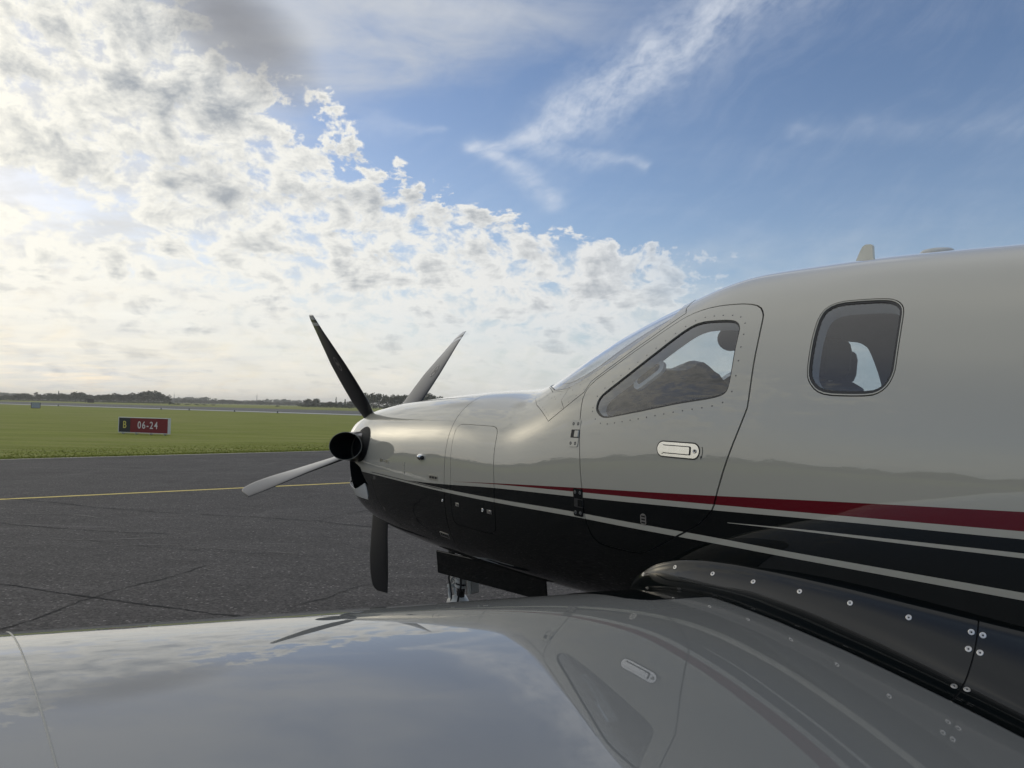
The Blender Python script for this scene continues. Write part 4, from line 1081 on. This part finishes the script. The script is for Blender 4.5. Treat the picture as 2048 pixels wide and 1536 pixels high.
def asphalt_mat(name='apron_asphalt', base=.074, warm=1.10):
    m, t, b = new_mat(name); p = objco(t)
    vo = t.nodes.new('ShaderNodeTexVoronoi'); t.links.new(p.s, vo.inputs['Vector']); vo.inputs['Scale'].default_value = 58.0
    sx_ = t.nodes.new('ShaderNodeSeparateXYZ'); t.links.new(vo.outputs['Color'], sx_.inputs[0]); stone = V(t, sx_.outputs[0]); pale = V(t, sx_.outputs[1])
    big = noise(t, p, .33, 4, .6); md = noise(t, scalep(t, p, (.6, 1.5, 1)), 1.3, 5, .62); gr = noise(t, p, 120.0, 2, .6)
    scf = noise(t, scalep(t, p, (.16, 1.35, 1)), 2.2, 5, .62, .6); scf2 = noise(t, scalep(t, p, (1.1, .25, 1)), 1.1, 4, .6, .5)
    g = (stone * .80 + gr * .50 + .14) * (big * .55 + md * .65 + .40) * base * 1.05
    g = g + (pale.step(.965, .995)) * (md * .16 + .05) + ((scf - .58).mx(0) * .22) + ((scf2 - .62).mx(0) * .18)
    g = g * (1.0 - (noise(t, p, .9, 5, .65) - .56).mx(0).mn(.25) * 1.8)
    cc = t.nodes.new('ShaderNodeCombineXYZ')
    for i, k in enumerate((warm, 1.0, .93)): t.links.new((g * k).s, cc.inputs[i])
    t.links.new(cc.outputs[0], b.inputs['Base Color']); setin(b, Roughness=.85, Specular_IOR_Level=.25)
    bump(t, b, stone * .6 + gr * .4 + md * .5, .7, .006); return m
def line_mat(name, col, wear=.5):
    m, t, b = new_mat(name); p = objco(t); w = noise(t, p, 9.0, 6, .7); w2 = noise(t, p, 90.0, 3, .6)
    t.links.new(mixc(t, ((w - .48) * 5.0 * wear + (w2 - .5) * 1.6 + .15).mx(0).mn(1), col, (.07, .065, .055)).s, b.inputs['Base Color']); setin(b, Roughness=.8); return m
MAT['grass'] = grass_mat(); MAT['asphalt'] = asphalt_mat(); MAT['runway'] = asphalt_mat('runway_asphalt', .13, 1.02)
MAT['crack'] = plain('crack_filler', (.006, .006, .006), .95)
GR = 3400.0
o = mesh_obj('grass_field', [(GR * math.cos(t), GR * math.sin(t), 0) for t in np.linspace(0, 2 * math.pi, 97)[:-1]], [tuple(range(96))], MAT['grass']); o['kind'] = 'structure'
EA, EB = np.array((-14.4, 20.95)), np.array((-6.88, 28.29)); ed = (EB - EA) / np.linalg.norm(EB - EA); en = np.array((-ed[1], ed[0]))   # en points to the grass
a0, a1 = EA - ed * 70, EB + ed * 78
apron = strip('apron', [tuple(a0), tuple(a0 + np.array((30, -110))), (130, -110), (130, 20), tuple(a1 + np.array((14, -22))), tuple(a1)], .004, MAT['asphalt'])
# pale worn verge between asphalt and grass
rng = np.random.default_rng(3); n = 900; tq = np.linspace(-70, 88, n); pts = EA[None] + ed[None] * tq[:, None]
j1 = np.convolve(rng.normal(0, 1, n + 8), np.ones(9) / 9, 'valid') * .05; j2 = np.convolve(rng.normal(0, 1, n + 8), np.ones(9) / 9, 'valid') * .10
v = [(*(p + en * (-.10 + a)), .008) for p, a in zip(pts, j1)] + [(*(p + en * (.12 + a)), .008) for p, a in zip(pts, j2)]
verge = mesh_obj('apron_edge', v, [(i, i + 1, n + i + 1, n + i) for i in range(n - 1)], line_mat('dry_edge', (.42, .39, .30), .15)); verge['kind'] = 'structure'
YA, YB = np.array((-8.71, 12.72)), np.array((-3.25, 16.96)); yd = (YB - YA) / np.linalg.norm(YB - YA); yn = np.array((-yd[1], yd[0])) * .070
strip('taxi_line', [tuple(YA - yd * 40 - yn), tuple(YB + yd * 70 - yn), tuple(YB + yd * 70 + yn), tuple(YA - yd * 40 + yn)], .008, line_mat('yellow_line', (.80, .62, .16), .2))
# cracks in the asphalt: narrow, ragged, sunk strips
def crack(pts, w, seed):
    g = np.random.default_rng(seed); p = dens(np.array(pts, float), False, .05); n = len(p); d = np.gradient(p, axis=0); d /= np.linalg.norm(d, axis=1, keepdims=True); q = np.stack([-d[:, 1], d[:, 0]], 1)
    wob = np.cumsum(g.normal(0, .009, n)); wob -= np.linspace(wob[0], wob[-1], n); ww = w * np.clip(.7 + np.convolve(g.normal(0, .55, n + 4), np.ones(5) / 5, 'valid'), .12, 1.7)
    L = p + q * (wob + ww / 2)[:, None]; Rr = p + q * (wob - ww / 2)[:, None]
    mesh_obj('crack', [(*a, .008) for a in Rr] + [(*a, .008) for a in L], [(i, i + 1, n + i + 1, n + i) for i in range(n - 1)], MAT['crack'], apron)
crack([(-6.2, 7.4), (-4.7, 6.92), (-4.18, 6.75), (-3.66, 6.55), (-3.23, 6.42), (-2.73, 6.25), (-2.44, 6.15), (-2.2, 6.1), (-1.2, 5.75)], .024, 1)
crack([(-3.9, 5.3), (-3.74, 5.73), (-3.71, 5.95), (-3.70, 6.2), (-3.66, 6.55), (-3.53, 7.0), (-3.40, 7.25), (-3.2, 7.9)], .017, 2)
crack([(-10, 13.2), (-7.88, 12.62), (-6.88, 12.2), (-5.25, 11.69), (-3.98, 11.44), (-2.83, 11.15), (-2.0, 10.75), (0, 10.1)], .024, 3)
crack([(-8.2, 10.75), (-7.05, 10.32), (-6.36, 10.1), (-5.72, 9.94), (-5.1, 9.78), (-4.4, 9.75)], .020, 4)
crack([(-2.86, 11.12), (-2.74, 11.5), (-2.62, 11.85), (-2.3, 12.4)], .022, 5)
crack([(-5.3, 11.7), (-4.5, 12.3), (-3.95, 12.82), (-3.66, 14.36)], .014, 6)
crack([(-5.2, 9.2), (-4.3, 8.9), (-3.3, 8.75), (-2.2, 8.5), (-1.2, 8.45)], .010, 7)
crack([(-9.5, 16.5), (-7.5, 17.3), (-5.2, 17.6), (-3.2, 18.4)], .018, 8)
crack([(-1.9, 6.3), (-1.65, 6.7), (-1.45, 7.1), (-1.2, 7.4)], .014, 9)
# old pale repair ridges
MAT['ridge'] = line_mat('pale_ridge', (.13, .12, .105), .6)
def ridge(pts, w, seed):
    g = np.random.default_rng(seed); p = dens(np.array(pts, float), False, .05); n = len(p); d = np.gradient(p, axis=0); d /= np.linalg.norm(d, axis=1, keepdims=True); q = np.stack([-d[:, 1], d[:, 0]], 1)
    ww = w * np.clip(.6 + np.convolve(g.normal(0, .8, n + 4), np.ones(5) / 5, 'valid'), .08, 2.0); wob = np.cumsum(g.normal(0, .008, n))
    L = p + q * (wob + ww / 2)[:, None]; Rr = p + q * (wob - ww / 2)[:, None]
    mesh_obj('repair_ridge', [(*a, .0065) for a in Rr] + [(*a, .0065) for a in L], [(i, i + 1, n + i + 1, n + i) for i in range(n - 1)], MAT['ridge'], apron)
ridge([(-4.9, 8.75), (-4.55, 8.95), (-4.2, 9.0), (-3.3, 8.8), (-2.5, 8.65)], .030, 11)
ridge([(-7.3, 9.6), (-6.2, 9.4), (-5.2, 9.2), (-4.45, 9.5), (-4.2, 9.95)], .035, 12)
ridge([(-7.3, 11.2), (-6.7, 11.3), (-6.0, 10.9)], .03, 13)
ridge([(-12.5, 18.6), (-10.5, 18.9), (-8.2, 18.7)], .05, 14)

# runway beyond the grass
NA, NB = np.array((-163.76, 237.14)), np.array((-28.27, 143.14)); rd_ = (NB - NA) / np.linalg.norm(NB - NA); rn = np.array((-rd_[1], rd_[0]))
if rn[1] < 0: rn = -rn
def band(name, o0, o1, z, m, l0=-900, l1=700):
    return strip(name, [tuple(NA + rd_ * l0 + rn * o0), tuple(NA + rd_ * l1 + rn * o0), tuple(NA + rd_ * l1 + rn * o1), tuple(NA + rd_ * l0 + rn * o1)], z, m)
band('runway', -4, 88, .004, MAT['runway']); band('runway_shoulder', -1.0, 5.5, .009, line_mat('runway_white', (.62, .62, .60), .05))

# grass blades, densest along the apron's edge
def tufts():
    g = np.random.default_rng(5); N = 60000; t = g.uniform(-26, 46, N); dd = .12 + g.uniform(0, 1, N) ** 1.5 * 7
    near = g.random(N) < .30; dd[near] = g.uniform(.08, .9, near.sum())
    # keep what the photograph can see
    base = EA[None] + ed[None] * t[:, None] + en[None] * dd[:, None] + np.stack([g.uniform(-.3, .3, N), np.zeros(N)], 1) * 0
    hgt = g.uniform(.012, .036, N) * np.where(dd < .5, 1.5, 1.0) * np.clip((7 - dd) / 5, .1, 1); a = g.uniform(0, math.pi, N); w = g.uniform(.010, .028, N) * (1 + dd / 30)
    lean = g.normal(0, .5, (N, 2)) * hgt[:, None]
    u = np.stack([np.cos(a), np.sin(a)], 1) * w[:, None]
    v = np.zeros((N, 3, 3)); v[:, 0, :2] = base - u; v[:, 1, :2] = base + u; v[:, 2, :2] = base + lean; v[:, 2, 2] = hgt
    me = bpy.data.meshes.new('grass_blades'); me.vertices.add(3 * N); me.vertices.foreach_set('co', v.ravel()); me.loops.add(3 * N); me.loops.foreach_set('vertex_index', np.arange(3 * N, dtype=np.int32))
    me.polygons.add(N); me.polygons.foreach_set('loop_start', np.arange(0, 3 * N, 3, dtype=np.int32)); me.polygons.foreach_set('loop_total', np.full(N, 3, np.int32)); me.update(calc_edges=True)
    m, tt, b = new_mat('grass_blade'); gi = tt.nodes.new('ShaderNodeNewGeometry'); r_ = V(tt, gi.outputs['Random Per Island'])
    tt.links.new(mixc(tt, r_, (.15, .17, .022), (.30, .30, .058)).s, b.inputs['Base Color']); setin(b, Roughness=.8, Specular_IOR_Level=.2)
    me.materials.append(m); o = bpy.data.objects.new('grass_blades', me); COL.objects.link(o)
    tag(o, 'short green mown grass between the apron and the runway', 'grass', kind='stuff')
tufts()

# ------------------------------------------------------------------ airfield sign
SC = np.array((-19.30, 39.0)); sd_ = np.array((3.19, -1.1)); sd_ /= np.linalg.norm(sd_); ang = math.atan2(sd_[1], sd_[0])
sign = empty('airfield_sign', (SC[0], SC[1], 0)); sign.rotation_euler = (0, 0, ang)
tag(sign, 'low red and black airfield sign reading B 06-24 on the grass', 'sign')
SL, SH, SZ, ST = 3.36, .83, .06, .17
mb = MB()
for z in (SZ + .02, SZ + SH - .02): mb.box((0, 0, z), (SL, ST, .034), None, 0, .006)
for x in (-SL / 2 + .02, SL / 2 - .02): mb.box((x, 0, SZ + SH / 2), (.04, ST, SH - .084), None, 0, .006)
mb.build('frame', plain('sign_frame', (.62, .60, .56), .5), sign)
fw_ = (SL - .08); wb = fw_ * .235
mb = MB(); mb.box((-fw_ / 2 + wb / 2, 0, SZ + SH / 2), (wb - .004, ST - .03, SH - .084)); mb.build('location_panel', plain('sign_black', (.008, .009, .016), .35), sign)
mb = MB(); mb.box((-fw_ / 2 + wb + (fw_ - wb) / 2, 0, SZ + SH / 2), (fw_ - wb - .004, ST - .03, SH - .084)); mb.build('runway_panel', plain('sign_red', (.18, .004, .007), .6), sign)
for x in (-1.4, -.5, .5, 1.4):
    mb = MB(); mb.box((x, 0, .032), (.07, .07, .064)); mb.box((x, 0, .008), (.16, .14, .012)); mb.build('leg', plain('sign_leg', (.35, .34, .32), .6) if x < -1 else bpy.data.materials['sign_leg'], sign)
def lettering(txt, x, size, col, name, sxx=1.0):
    c = bpy.data.curves.new(name, 'FONT'); c.body = txt; c.size = size; c.align_x = 'CENTER'; c.align_y = 'CENTER'; c.extrude = .002; c.space_character = 1.25; c.offset = .004
    o = bpy.data.objects.new(name, c); COL.objects.link(o); c.materials.append(col); o.parent = sign
    o.location = (x, -(ST - .03) / 2 - .003, SZ + SH / 2); o.rotation_euler = (R(90), 0, 0); o.scale = (sxx, 1, 1)
    bpy.context.view_layer.update(); me = bpy.data.meshes.new_from_object(o.evaluated_get(bpy.context.evaluated_depsgraph_get()))
    q = bpy.data.objects.new(name, me); COL.objects.link(q); q.parent = sign; q.location = o.location; q.rotation_euler = o.rotation_euler; q.scale = o.scale
    bpy.data.objects.remove(o); q.name = name
lettering('B', -fw_ / 2 + wb * .50, .53, plain('sign_yellow', (.62, .52, .10), .5), 'letters', .86)
lettering('06-24', -fw_ / 2 + wb + (fw_ - wb) * .465, .53, plain('sign_white', (.66, .62, .60), .5), 'digits', .90)

# ------------------------------------------------------------------ things out on the field
def ubox():
    r_ = empty('equipment_cabinet', (-92.1, 143.4, 0)); r_.rotation_euler = (0, 0, R(33)); tag(r_, 'pale grey equipment cabinet standing beside the runway at far left', 'cabinet')
    mb = MB(); mb.box((0, 0, .56), (1.45, 1.1, 1.0), None, 0, .02); mb.build('body', plain('cabinet_grey', (.36, .37, .38), .5), r_)
    mb = MB(); mb.box((0, 0, 1.09), (1.6, 1.25, .06), None, 0, .01); mb.build('roof', plain('cabinet_roof', (.28, .30, .32), .5), r_)
    for s in (-1, 1):
        mb = MB(); mb.box((s * .74, -.02, .54), (.06, 1.14, 1.02)); mb.build('corner_post', MAT['dark'], r_)
    mb = MB(); mb.box((0, 0, .03), (1.5, 1.15, .06)); mb.build('plinth', MAT['dark'], r_)
ubox()
hut = empty('equipment_hut', (-319, 560, 0)); tag(hut, 'small dark open hut in front of the far trees, left of the sign', 'hut')
mb = MB(); mb.box((0, 0, 2.75), (5.2, 4, .3)); mb.build('roof', MAT['dark'], hut)
mb = MB(); mb.box((0, 1.6, 1.3), (4.6, .2, 2.6)); mb.build('back_wall', plain('hut_wall', (.05, .045, .04), .8), hut)
for x in (-2.2, -.7, .8, 2.2):
    mb = MB(); mb.box((x, -1.6, 1.3), (.28, .28, 2.6)); mb.build('post', MAT['dark'], hut)
for k, (x, y) in enumerate(((-152.0, 224.6), (-121, 203), (-79.5, 174.2), (-70.2, 167.8), (-56.5, 158.3), (-45, 150.5))):
    r_ = empty('edge_light', (x - rn[0] * 3, y - rn[1] * 3, 0)); tag(r_, ('first', 'second', 'third', 'fourth', 'fifth', 'sixth')[k] + ' small dark edge light from the left along the white runway line', 'runway light', 'lights along the runway edge')
    mb = MB(); mb.lathe([(.30, 0), (.30, .05), (.10, .09), (.09, .24)], Matrix.Identity(4), 10); mb.build('base', MAT['dark'], r_)
    mb = MB(); mb.lathe([(.12, .24), (.13, .33), (.07, .41), (0, .42)], Matrix.Identity(4), 10); mb.build('lens', plain('light_lens', (.10, .10, .09), .2) if k == 0 else bpy.data.materials['light_lens'], r_)
def mast(x, y, hgt, label):
    r_ = empty('lattice_mast', (x, y, 0)); tag(r_, label, 'mast'); mb = MB()
    cs = [(.75 * math.cos(t), .75 * math.sin(t)) for t in (0, 2.09, 4.19)]
    for a, b in cs: mb.tube([(a, b, 0), (a * .35, b * .35, hgt)], .11, 5)
    for z in np.arange(0, hgt - 1, 1.6):
        k = 1 - .65 * z / hgt; k2 = 1 - .65 * (z + 1.6) / hgt
        for i in range(3): (a, b), (c, d) = cs[i], cs[(i + 1) % 3]; mb.tube([(a * k, b * k, z), (c * k2, d * k2, z + 1.6)], .05, 4)
    mb.build('lattice', plain('mast_steel', (.16, .16, .17), .6) if 'mast_steel' not in bpy.data.materials else bpy.data.materials['mast_steel'], r_)
    mb = MB(); mb.tube([(0, 0, hgt - .5), (0, 0, hgt + 3.5)], .09, 6); mb.build('aerial', bpy.data.materials['mast_steel'], r_)
mast(-547, 1200, 14.5, 'thin lattice mast rising just right of the tall rounded wood'); mast(-413, 1200, 16.0, 'thin lattice mast above the low hazy trees, right of the first mast')

# ------------------------------------------------------------------ trees
def leaf_mat(name, a, b_):
    m, t, b = new_mat(name); gi = t.nodes.new('ShaderNodeNewGeometry'); r_ = V(t, gi.outputs['Random Per Island'])
    n_ = noise(t, objco(t), .55, 3, .6)
    t.links.new(mixc(t, (r_ * .6 + n_ * .5).mn(1), a, b_).s, b.inputs['Base Color']); setin(b, Roughness=.75, Specular_IOR_Level=.15); return m
MAT['bark'] = plain('bark', (.05, .04, .03), .9)
LEAF = [leaf_mat('leaves_dark', (.020, .030, .011), (.055, .072, .024)), leaf_mat('leaves_mid', (.028, .040, .015), (.075, .092, .034)), leaf_mat('leaves_olive', (.034, .042, .016), (.085, .094, .038))]
def tree_proto(seed, kind):
    g = np.random.default_rng(seed); V_, F_ = [], []
    lobes = []
    if kind == 'round':
        for _ in range(14):
            a = g.uniform(0, 2 * math.pi); r_ = g.uniform(0, .36); z = g.uniform(.34, .84); k = math.sqrt(max(.05, 1 - ((z - .52) / .50) ** 2)); lobes.append((r_ * math.cos(a) * k, r_ * math.sin(a) * k, z, g.uniform(.11, .20)))
        lobes += [(0, 0, .55, .26), (.0, .0, .80, .17), (.18, .0, .34, .19), (-.18, .05, .34, .19)]
    elif kind == 'ragged':
        for _ in range(11):
            a = g.uniform(0, 2 * math.pi); r_ = g.uniform(.05, .40); lobes.append((r_ * math.cos(a), r_ * math.sin(a), g.uniform(.28, .92), g.uniform(.09, .16)))
        lobes += [(0, 0, .45, .2)]
    elif kind == 'bush':
        for _ in range(9):
            a = g.uniform(0, 2 * math.pi); r_ = g.uniform(0, .42); lobes.append((r_ * math.cos(a), r_ * math.sin(a), g.uniform(.15, .70), g.uniform(.16, .26)))
    else:
        for i in range(12): z = .10 + .86 * i / 11; lobes.append((g.normal(0, .012), g.normal(0, .012), z, .20 * (1 - z) ** .8 + .025))
    for (x, y, z, r_) in lobes:
        n_ = int(46 if kind != 'conifer' else 26)
        for _ in range(n_):
            d = g.normal(0, 1, 3); d /= np.linalg.norm(d); q = np.array((x, y, z)) + d * r_ * g.uniform(.55, 1.0) * (1, 1, .9)
            if q[2] < .02: continue
            u = g.normal(0, 1, 3); u /= np.linalg.norm(u); w = np.cross(u, g.normal(0, 1, 3)); w /= np.linalg.norm(w); s = g.uniform(.022, .055)
            k = len(V_); V_ += [q - u * s - w * s * .6, q + u * s - w * s * .3, q + u * s * .4 + w * s, q - u * s * .7 + w * s * .6]; F_.append((k, k + 1, k + 2, k + 3))
    me = bpy.data.meshes.new('crown'); me.from_pydata([tuple(map(float, q)) for q in V_], [], F_)
    mb = MB(); mb.tube([(0, 0, 0), (.01, 0, .2), (0, .01, .5), (.01, 0, .8)], [.028, .022, .014, .005], 6)
    for i in range(5 if kind != 'conifer' else 0):
        a = g.uniform(0, 6.28); z = g.uniform(.22, .5); mb.tube([(0, 0, z), (.14 * math.cos(a), .14 * math.sin(a), z + .14), (.26 * math.cos(a), .26 * math.sin(a), z + .26)], [.011, .008, .003], 5)
    tm = bpy.data.meshes.new('trunk'); tm.from_pydata(mb.v, [], mb.f); tm.materials.append(MAT['bark']); return me, tm
PROTO = {k: [tree_proto(i * 10 + j, k) for j in range(n)] for i, (k, n) in enumerate((('round', 4), ('ragged', 4), ('conifer', 2), ('bush', 2)))}
MESHES = {}
tcount = 0
def tree(u, wpx, top, kind, Y, leaf, label, group, name='tree'):
    """u: bearing as pixels of the 2048 wide view, wpx width and top likewise, turned into a place and a size at depth Y"""
    global tcount
    x = (u - 1024) / 1480 * Y; vh = 797 + .0215 * u; hgt = 1.73 + (vh - top) / 1480 * Y; wid = wpx / 1480 * Y
    if kind == 'bush': hgt = max(hgt, 1.0)
    g = np.random.default_rng(tcount + 100); tcount += 1
    cm, tm = PROTO[kind][tcount % len(PROTO[kind])]
    key = (id(cm), leaf)
    if key not in MESHES: q = cm.copy(); q.name = 'crown'; q.materials.append(LEAF[leaf]); MESHES[key] = q
    r_ = empty(name, (x, Y, 0)); r_.scale = (wid / .82, wid / .82, hgt / .98); r_.rotation_euler = (0, 0, g.uniform(0, 6.28)); tag(r_, label, 'tree' if kind != 'bush' else 'bush', group)
    c = bpy.data.objects.new('crown', MESHES[key]); COL.objects.link(c); c.parent = r_
    if kind != 'bush': c = bpy.data.objects.new('trunk', tm); COL.objects.link(c); c.parent = r_
ORD = 'first second third fourth fifth sixth seventh eighth ninth tenth eleventh twelfth thirteenth fourteenth fifteenth'.split()
S1 = [(-14, 26, 791, 'round'), (4, 24, 791.5, 'round'), (15, 20, 790, 'ragged'), (27, 17, 793, 'round')]
S2 = [(38, 26, 787.5, 'round'), (48, 28, 785.5, 'round'), (58, 20, 788, 'round'), (67, 17, 793, 'ragged')]
S3 = [(77, 18, 784, 'ragged'), (87, 24, 786.5, 'ragged'), (97, 16, 790, 'round'), (105, 20, 787, 'round'), (112, 18, 786, 'round'), (125, 17, 785.5, 'round'), (132, 16, 787, 'round'), (141, 20, 789, 'round')]
S4 = [(152, 27, 782.5, 'round'), (163, 26, 783.5, 'round'), (173, 22, 788, 'round'), (184, 22, 789.5, 'round'), (196, 24, 789, 'round'), (208, 24, 789, 'round')]
S5 = [(219, 23, 787.5, 'round'), (229, 24, 786.5, 'round'), (239, 22, 787.5, 'round'), (249, 22, 788.5, 'round'), (259, 24, 787.5, 'round'), (269, 23, 786, 'round'), (279, 24, 784.5, 'round'),
      (289, 27, 782, 'round'), (298, 30, 780.5, 'round'), (309, 28, 782, 'round'), (319, 26, 783.5, 'round'), (329, 22, 786.5, 'ragged'), (336, 16, 791, 'round')]
for l, lab, grp in ((S1, 'small hazy tree at the far row left end', 'trees at the left end of the row'), (S2, 'grey green tree in the round clump above the equipment cabinet', 'clump above the cabinet'),
                    (S3, 'ragged tree in the uneven row right of the cabinet', 'ragged row right of the cabinet'), (S4, 'rounded tree in the wood behind the dark hut', 'wood behind the hut'),
                    (S5, 'dark tree in the rounded wood behind the sign', 'rounded wood behind the sign')):
    for i, (u, w, t, k) in enumerate(l): tree(u, w, t, k, 740 + (i * 37) % 60, (1, 0, 0)[i % 3] if l is S5 else (2, 1, 1)[i % 3], lab + ', ' + ORD[i] + ' from the left', grp)
tree(118, 11, 782.5, 'conifer', 745, 0, 'narrow conifer poking above the ragged row right of the cabinet', None, 'conifer')
# undergrowth closing the foot of the woods, each belt one uncountable mass
def undergrowth(us, w, top, depth, leaf, label):
    V_, F_ = [], []
    for i, u in enumerate(us):
        Y = depth(i); x = (u - 1024) / 1480 * Y; hgt = max(1.0, 1.73 + (797 + .0215 * u - top(i, u)) / 1480 * Y); wid = w / 1480 * Y
        me = PROTO['bush'][i % 2][0]; k = len(V_); a = i * 1.7; c_, s_ = math.cos(a), math.sin(a)
        V_ += [(x + (q.co.x * c_ - q.co.y * s_) * wid / .82, Y + (q.co.x * s_ + q.co.y * c_) * wid / .82, q.co.z * hgt / .98) for q in me.vertices]; F_ += [tuple(j + k for j in p.vertices) for p in me.polygons]
    tag(mesh_obj('undergrowth', V_, F_, LEAF[leaf]), label, 'undergrowth', kind='stuff')
undergrowth(range(-20, 345, 10), 22, lambda i, u: 797.5 + .012 * u + (i * 7 % 5) * .5, lambda i: 725 + i % 7 * 5, 1, 'low dark undergrowth along the foot of the far wood')
for i, (u, w, t) in enumerate(((341, 9, 803), (348, 13, 806.3), (358, 12, 806), (376, 13, 807.5), (396, 15, 807.5), (409, 13, 808), (428, 12, 809), (556, 9, 810), (700, 12, 812))):
    tree(u, w, t, 'bush', 520, 0, 'small dark bush on the grass edge before the hazy trees, ' + ORD[i] + ' from the left', 'low bushes right of the sign', 'bush')
S6 = [(366, 24, 797.5), (384, 28, 797.8), (402, 26, 798.6), (419, 24, 801), (433, 24, 799.5), (447, 26, 797.5), (461, 24, 799.5), (477, 26, 800.5), (492, 22, 803), (506, 24, 801.5), (522, 26, 801), (541, 26, 803), (560, 26, 804), (579, 24, 803.5), (596, 24, 802.5)]
for i, (u, w, t) in enumerate(S6): tree(u, w * 1.1, t + (i % 3) * .6, 'round' if i % 4 else 'ragged', 1150 + (i * 53) % 160, 1, 'pale hazy tree in the low row between sign and propeller, ' + ORD[i] + ' from the left', 'distant row left of the propeller')
S7 = [(617, 23, 796.5, 'round'), (633, 20, 796, 'round')]
for (u, w, t, k), q in zip(S7, ('left', 'right')): tree(u, w, t, k, 720, 1, q + ' one of two broad trees standing close together before the upright blade', 'pair of broad trees')
S8 = [(646, 16, 805, 'ragged'), (653, 13, 806.5, 'round'), (662, 23, 802.5, 'round'), (681, 12, 803, 'round'), (702, 17, 801.5, 'round'), (712, 15, 802.5, 'round'), (723, 17, 799, 'round')]
for i, (u, w, t, k) in enumerate(S8): tree(u, w, t, k, 640 + i * 6, 0, 'dark low tree in the scrub left of the upright blade, ' + ORD[i] + ' from the left', 'scrub left of the upright blade')
tree(673, 10, 795, 'conifer', 640, 0, 'dark pointed conifer standing highest in the scrub left of the blade', None, 'conifer'); tree(691, 13, 798.5, 'conifer', 655, 0, 'broader dark conifer beside the upright propeller blade', None, 'conifer')
S9 = [(733, 24, 786.5), (747, 26, 784.5), (760, 24, 785.5), (773, 23, 789), (785, 23, 790), (797, 22, 788), (809, 24, 788), (821, 24, 787), (833, 24, 787.5), (845, 26, 785.5), (858, 26, 784.5), (869, 20, 789), (885, 24, 793), (905, 26, 794), (925, 26, 794)]
for i, (u, w, t) in enumerate(S9): tree(u, w, t, 'round', 600 + (i * 31) % 50, 0, 'tall dark tree in the wood between the raised blades, ' + ORD[i] + ' from the left', 'wood between the raised blades')
undergrowth(range(608, 930, 11), 24, lambda i, u: 805 + (u - 608) * .004 + (i * 5 % 4) * .6, lambda i: 590 + i % 5 * 6, 0, 'dark undergrowth below the wood behind the propeller')
# far-off wooded land seen as one mass
def wood(name, az0, az1, dist, h0, h1, n, seed, leaf, label):
    g = np.random.default_rng(seed); V_, F_ = [], []
    for i in range(n):
        a = R(g.uniform(az0, az1)); d = dist * g.uniform(.97, 1.06); hh = h0 + (h1 - h0) * (.5 + .5 * math.sin(a * 61 + seed)) * g.uniform(.5, 1.0); r_ = hh * g.uniform(.35, .6); c = np.array((d * math.sin(a), d * math.cos(a), hh - r_))
        for _ in range(26):
            q = g.normal(0, 1, 3); q /= np.linalg.norm(q); p = c + q * r_ * (1.3, 1.3, 1.0); p[2] = max(p[2], .3); u = g.normal(0, 1, 3); u /= np.linalg.norm(u); w = np.cross(u, g.normal(0, 1, 3)); w /= np.linalg.norm(w); s = r_ * g.uniform(.22, .42)
            k = len(V_); V_ += [p - u * s - w * s * .6, p + u * s - w * s * .3, p + u * s * .4 + w * s, p - u * s * .7 + w * s * .6]; F_.append((k, k + 1, k + 2, k + 3))
        # foot of the wood
        k = len(V_); t_ = np.array((math.cos(a), -math.sin(a), 0)) * r_ * 1.6; V_ += [c * (1, 1, 0) - t_, c * (1, 1, 0) + t_, c * (1, 1, 0) + t_ * .9 + (0, 0, hh * .6), c * (1, 1, 0) - t_ * .9 + (0, 0, hh * .6)]; F_.append((k, k + 1, k + 2, k + 3))
    o = mesh_obj(name, V_, F_, LEAF[leaf]); tag(o, label, 'woodland', kind='stuff')
wood('distant_woodland', -40, -12, 1900, 9, 15, 420, 1, 1, 'far hazy wooded ridge on the horizon')
wood('airfield_woodland', -150, -46, 330, 7, 13, 330, 2, 0, 'belt of trees along the airfield beyond the left wing')
wood('hidden_woodland', 8, 150, 420, 8, 14, 380, 3, 0, 'belt of trees hidden behind the airplane')

# ------------------------------------------------------------------ the evening haze
mb = MB(); mb.box((0, 0, 13.0), (7000, 7000, 28.0))
hm = bpy.data.materials.new('haze'); hm.use_nodes = True; ht = hm.node_tree
for n in list(ht.nodes): ht.nodes.remove(n)
ho = ht.nodes.new('ShaderNodeOutputMaterial'); hv = ht.nodes.new('ShaderNodeVolumePrincipled')
hv.inputs['Color'].default_value = (1.0, .97, .92, 1); hv.inputs['Density'].default_value = .00026; hv.inputs['Anisotropy'].default_value = .35
ht.links.new(hv.outputs[0], ho.inputs['Volume'])
hz_o = mb.build('haze', hm); hz_o['kind'] = 'stuff'
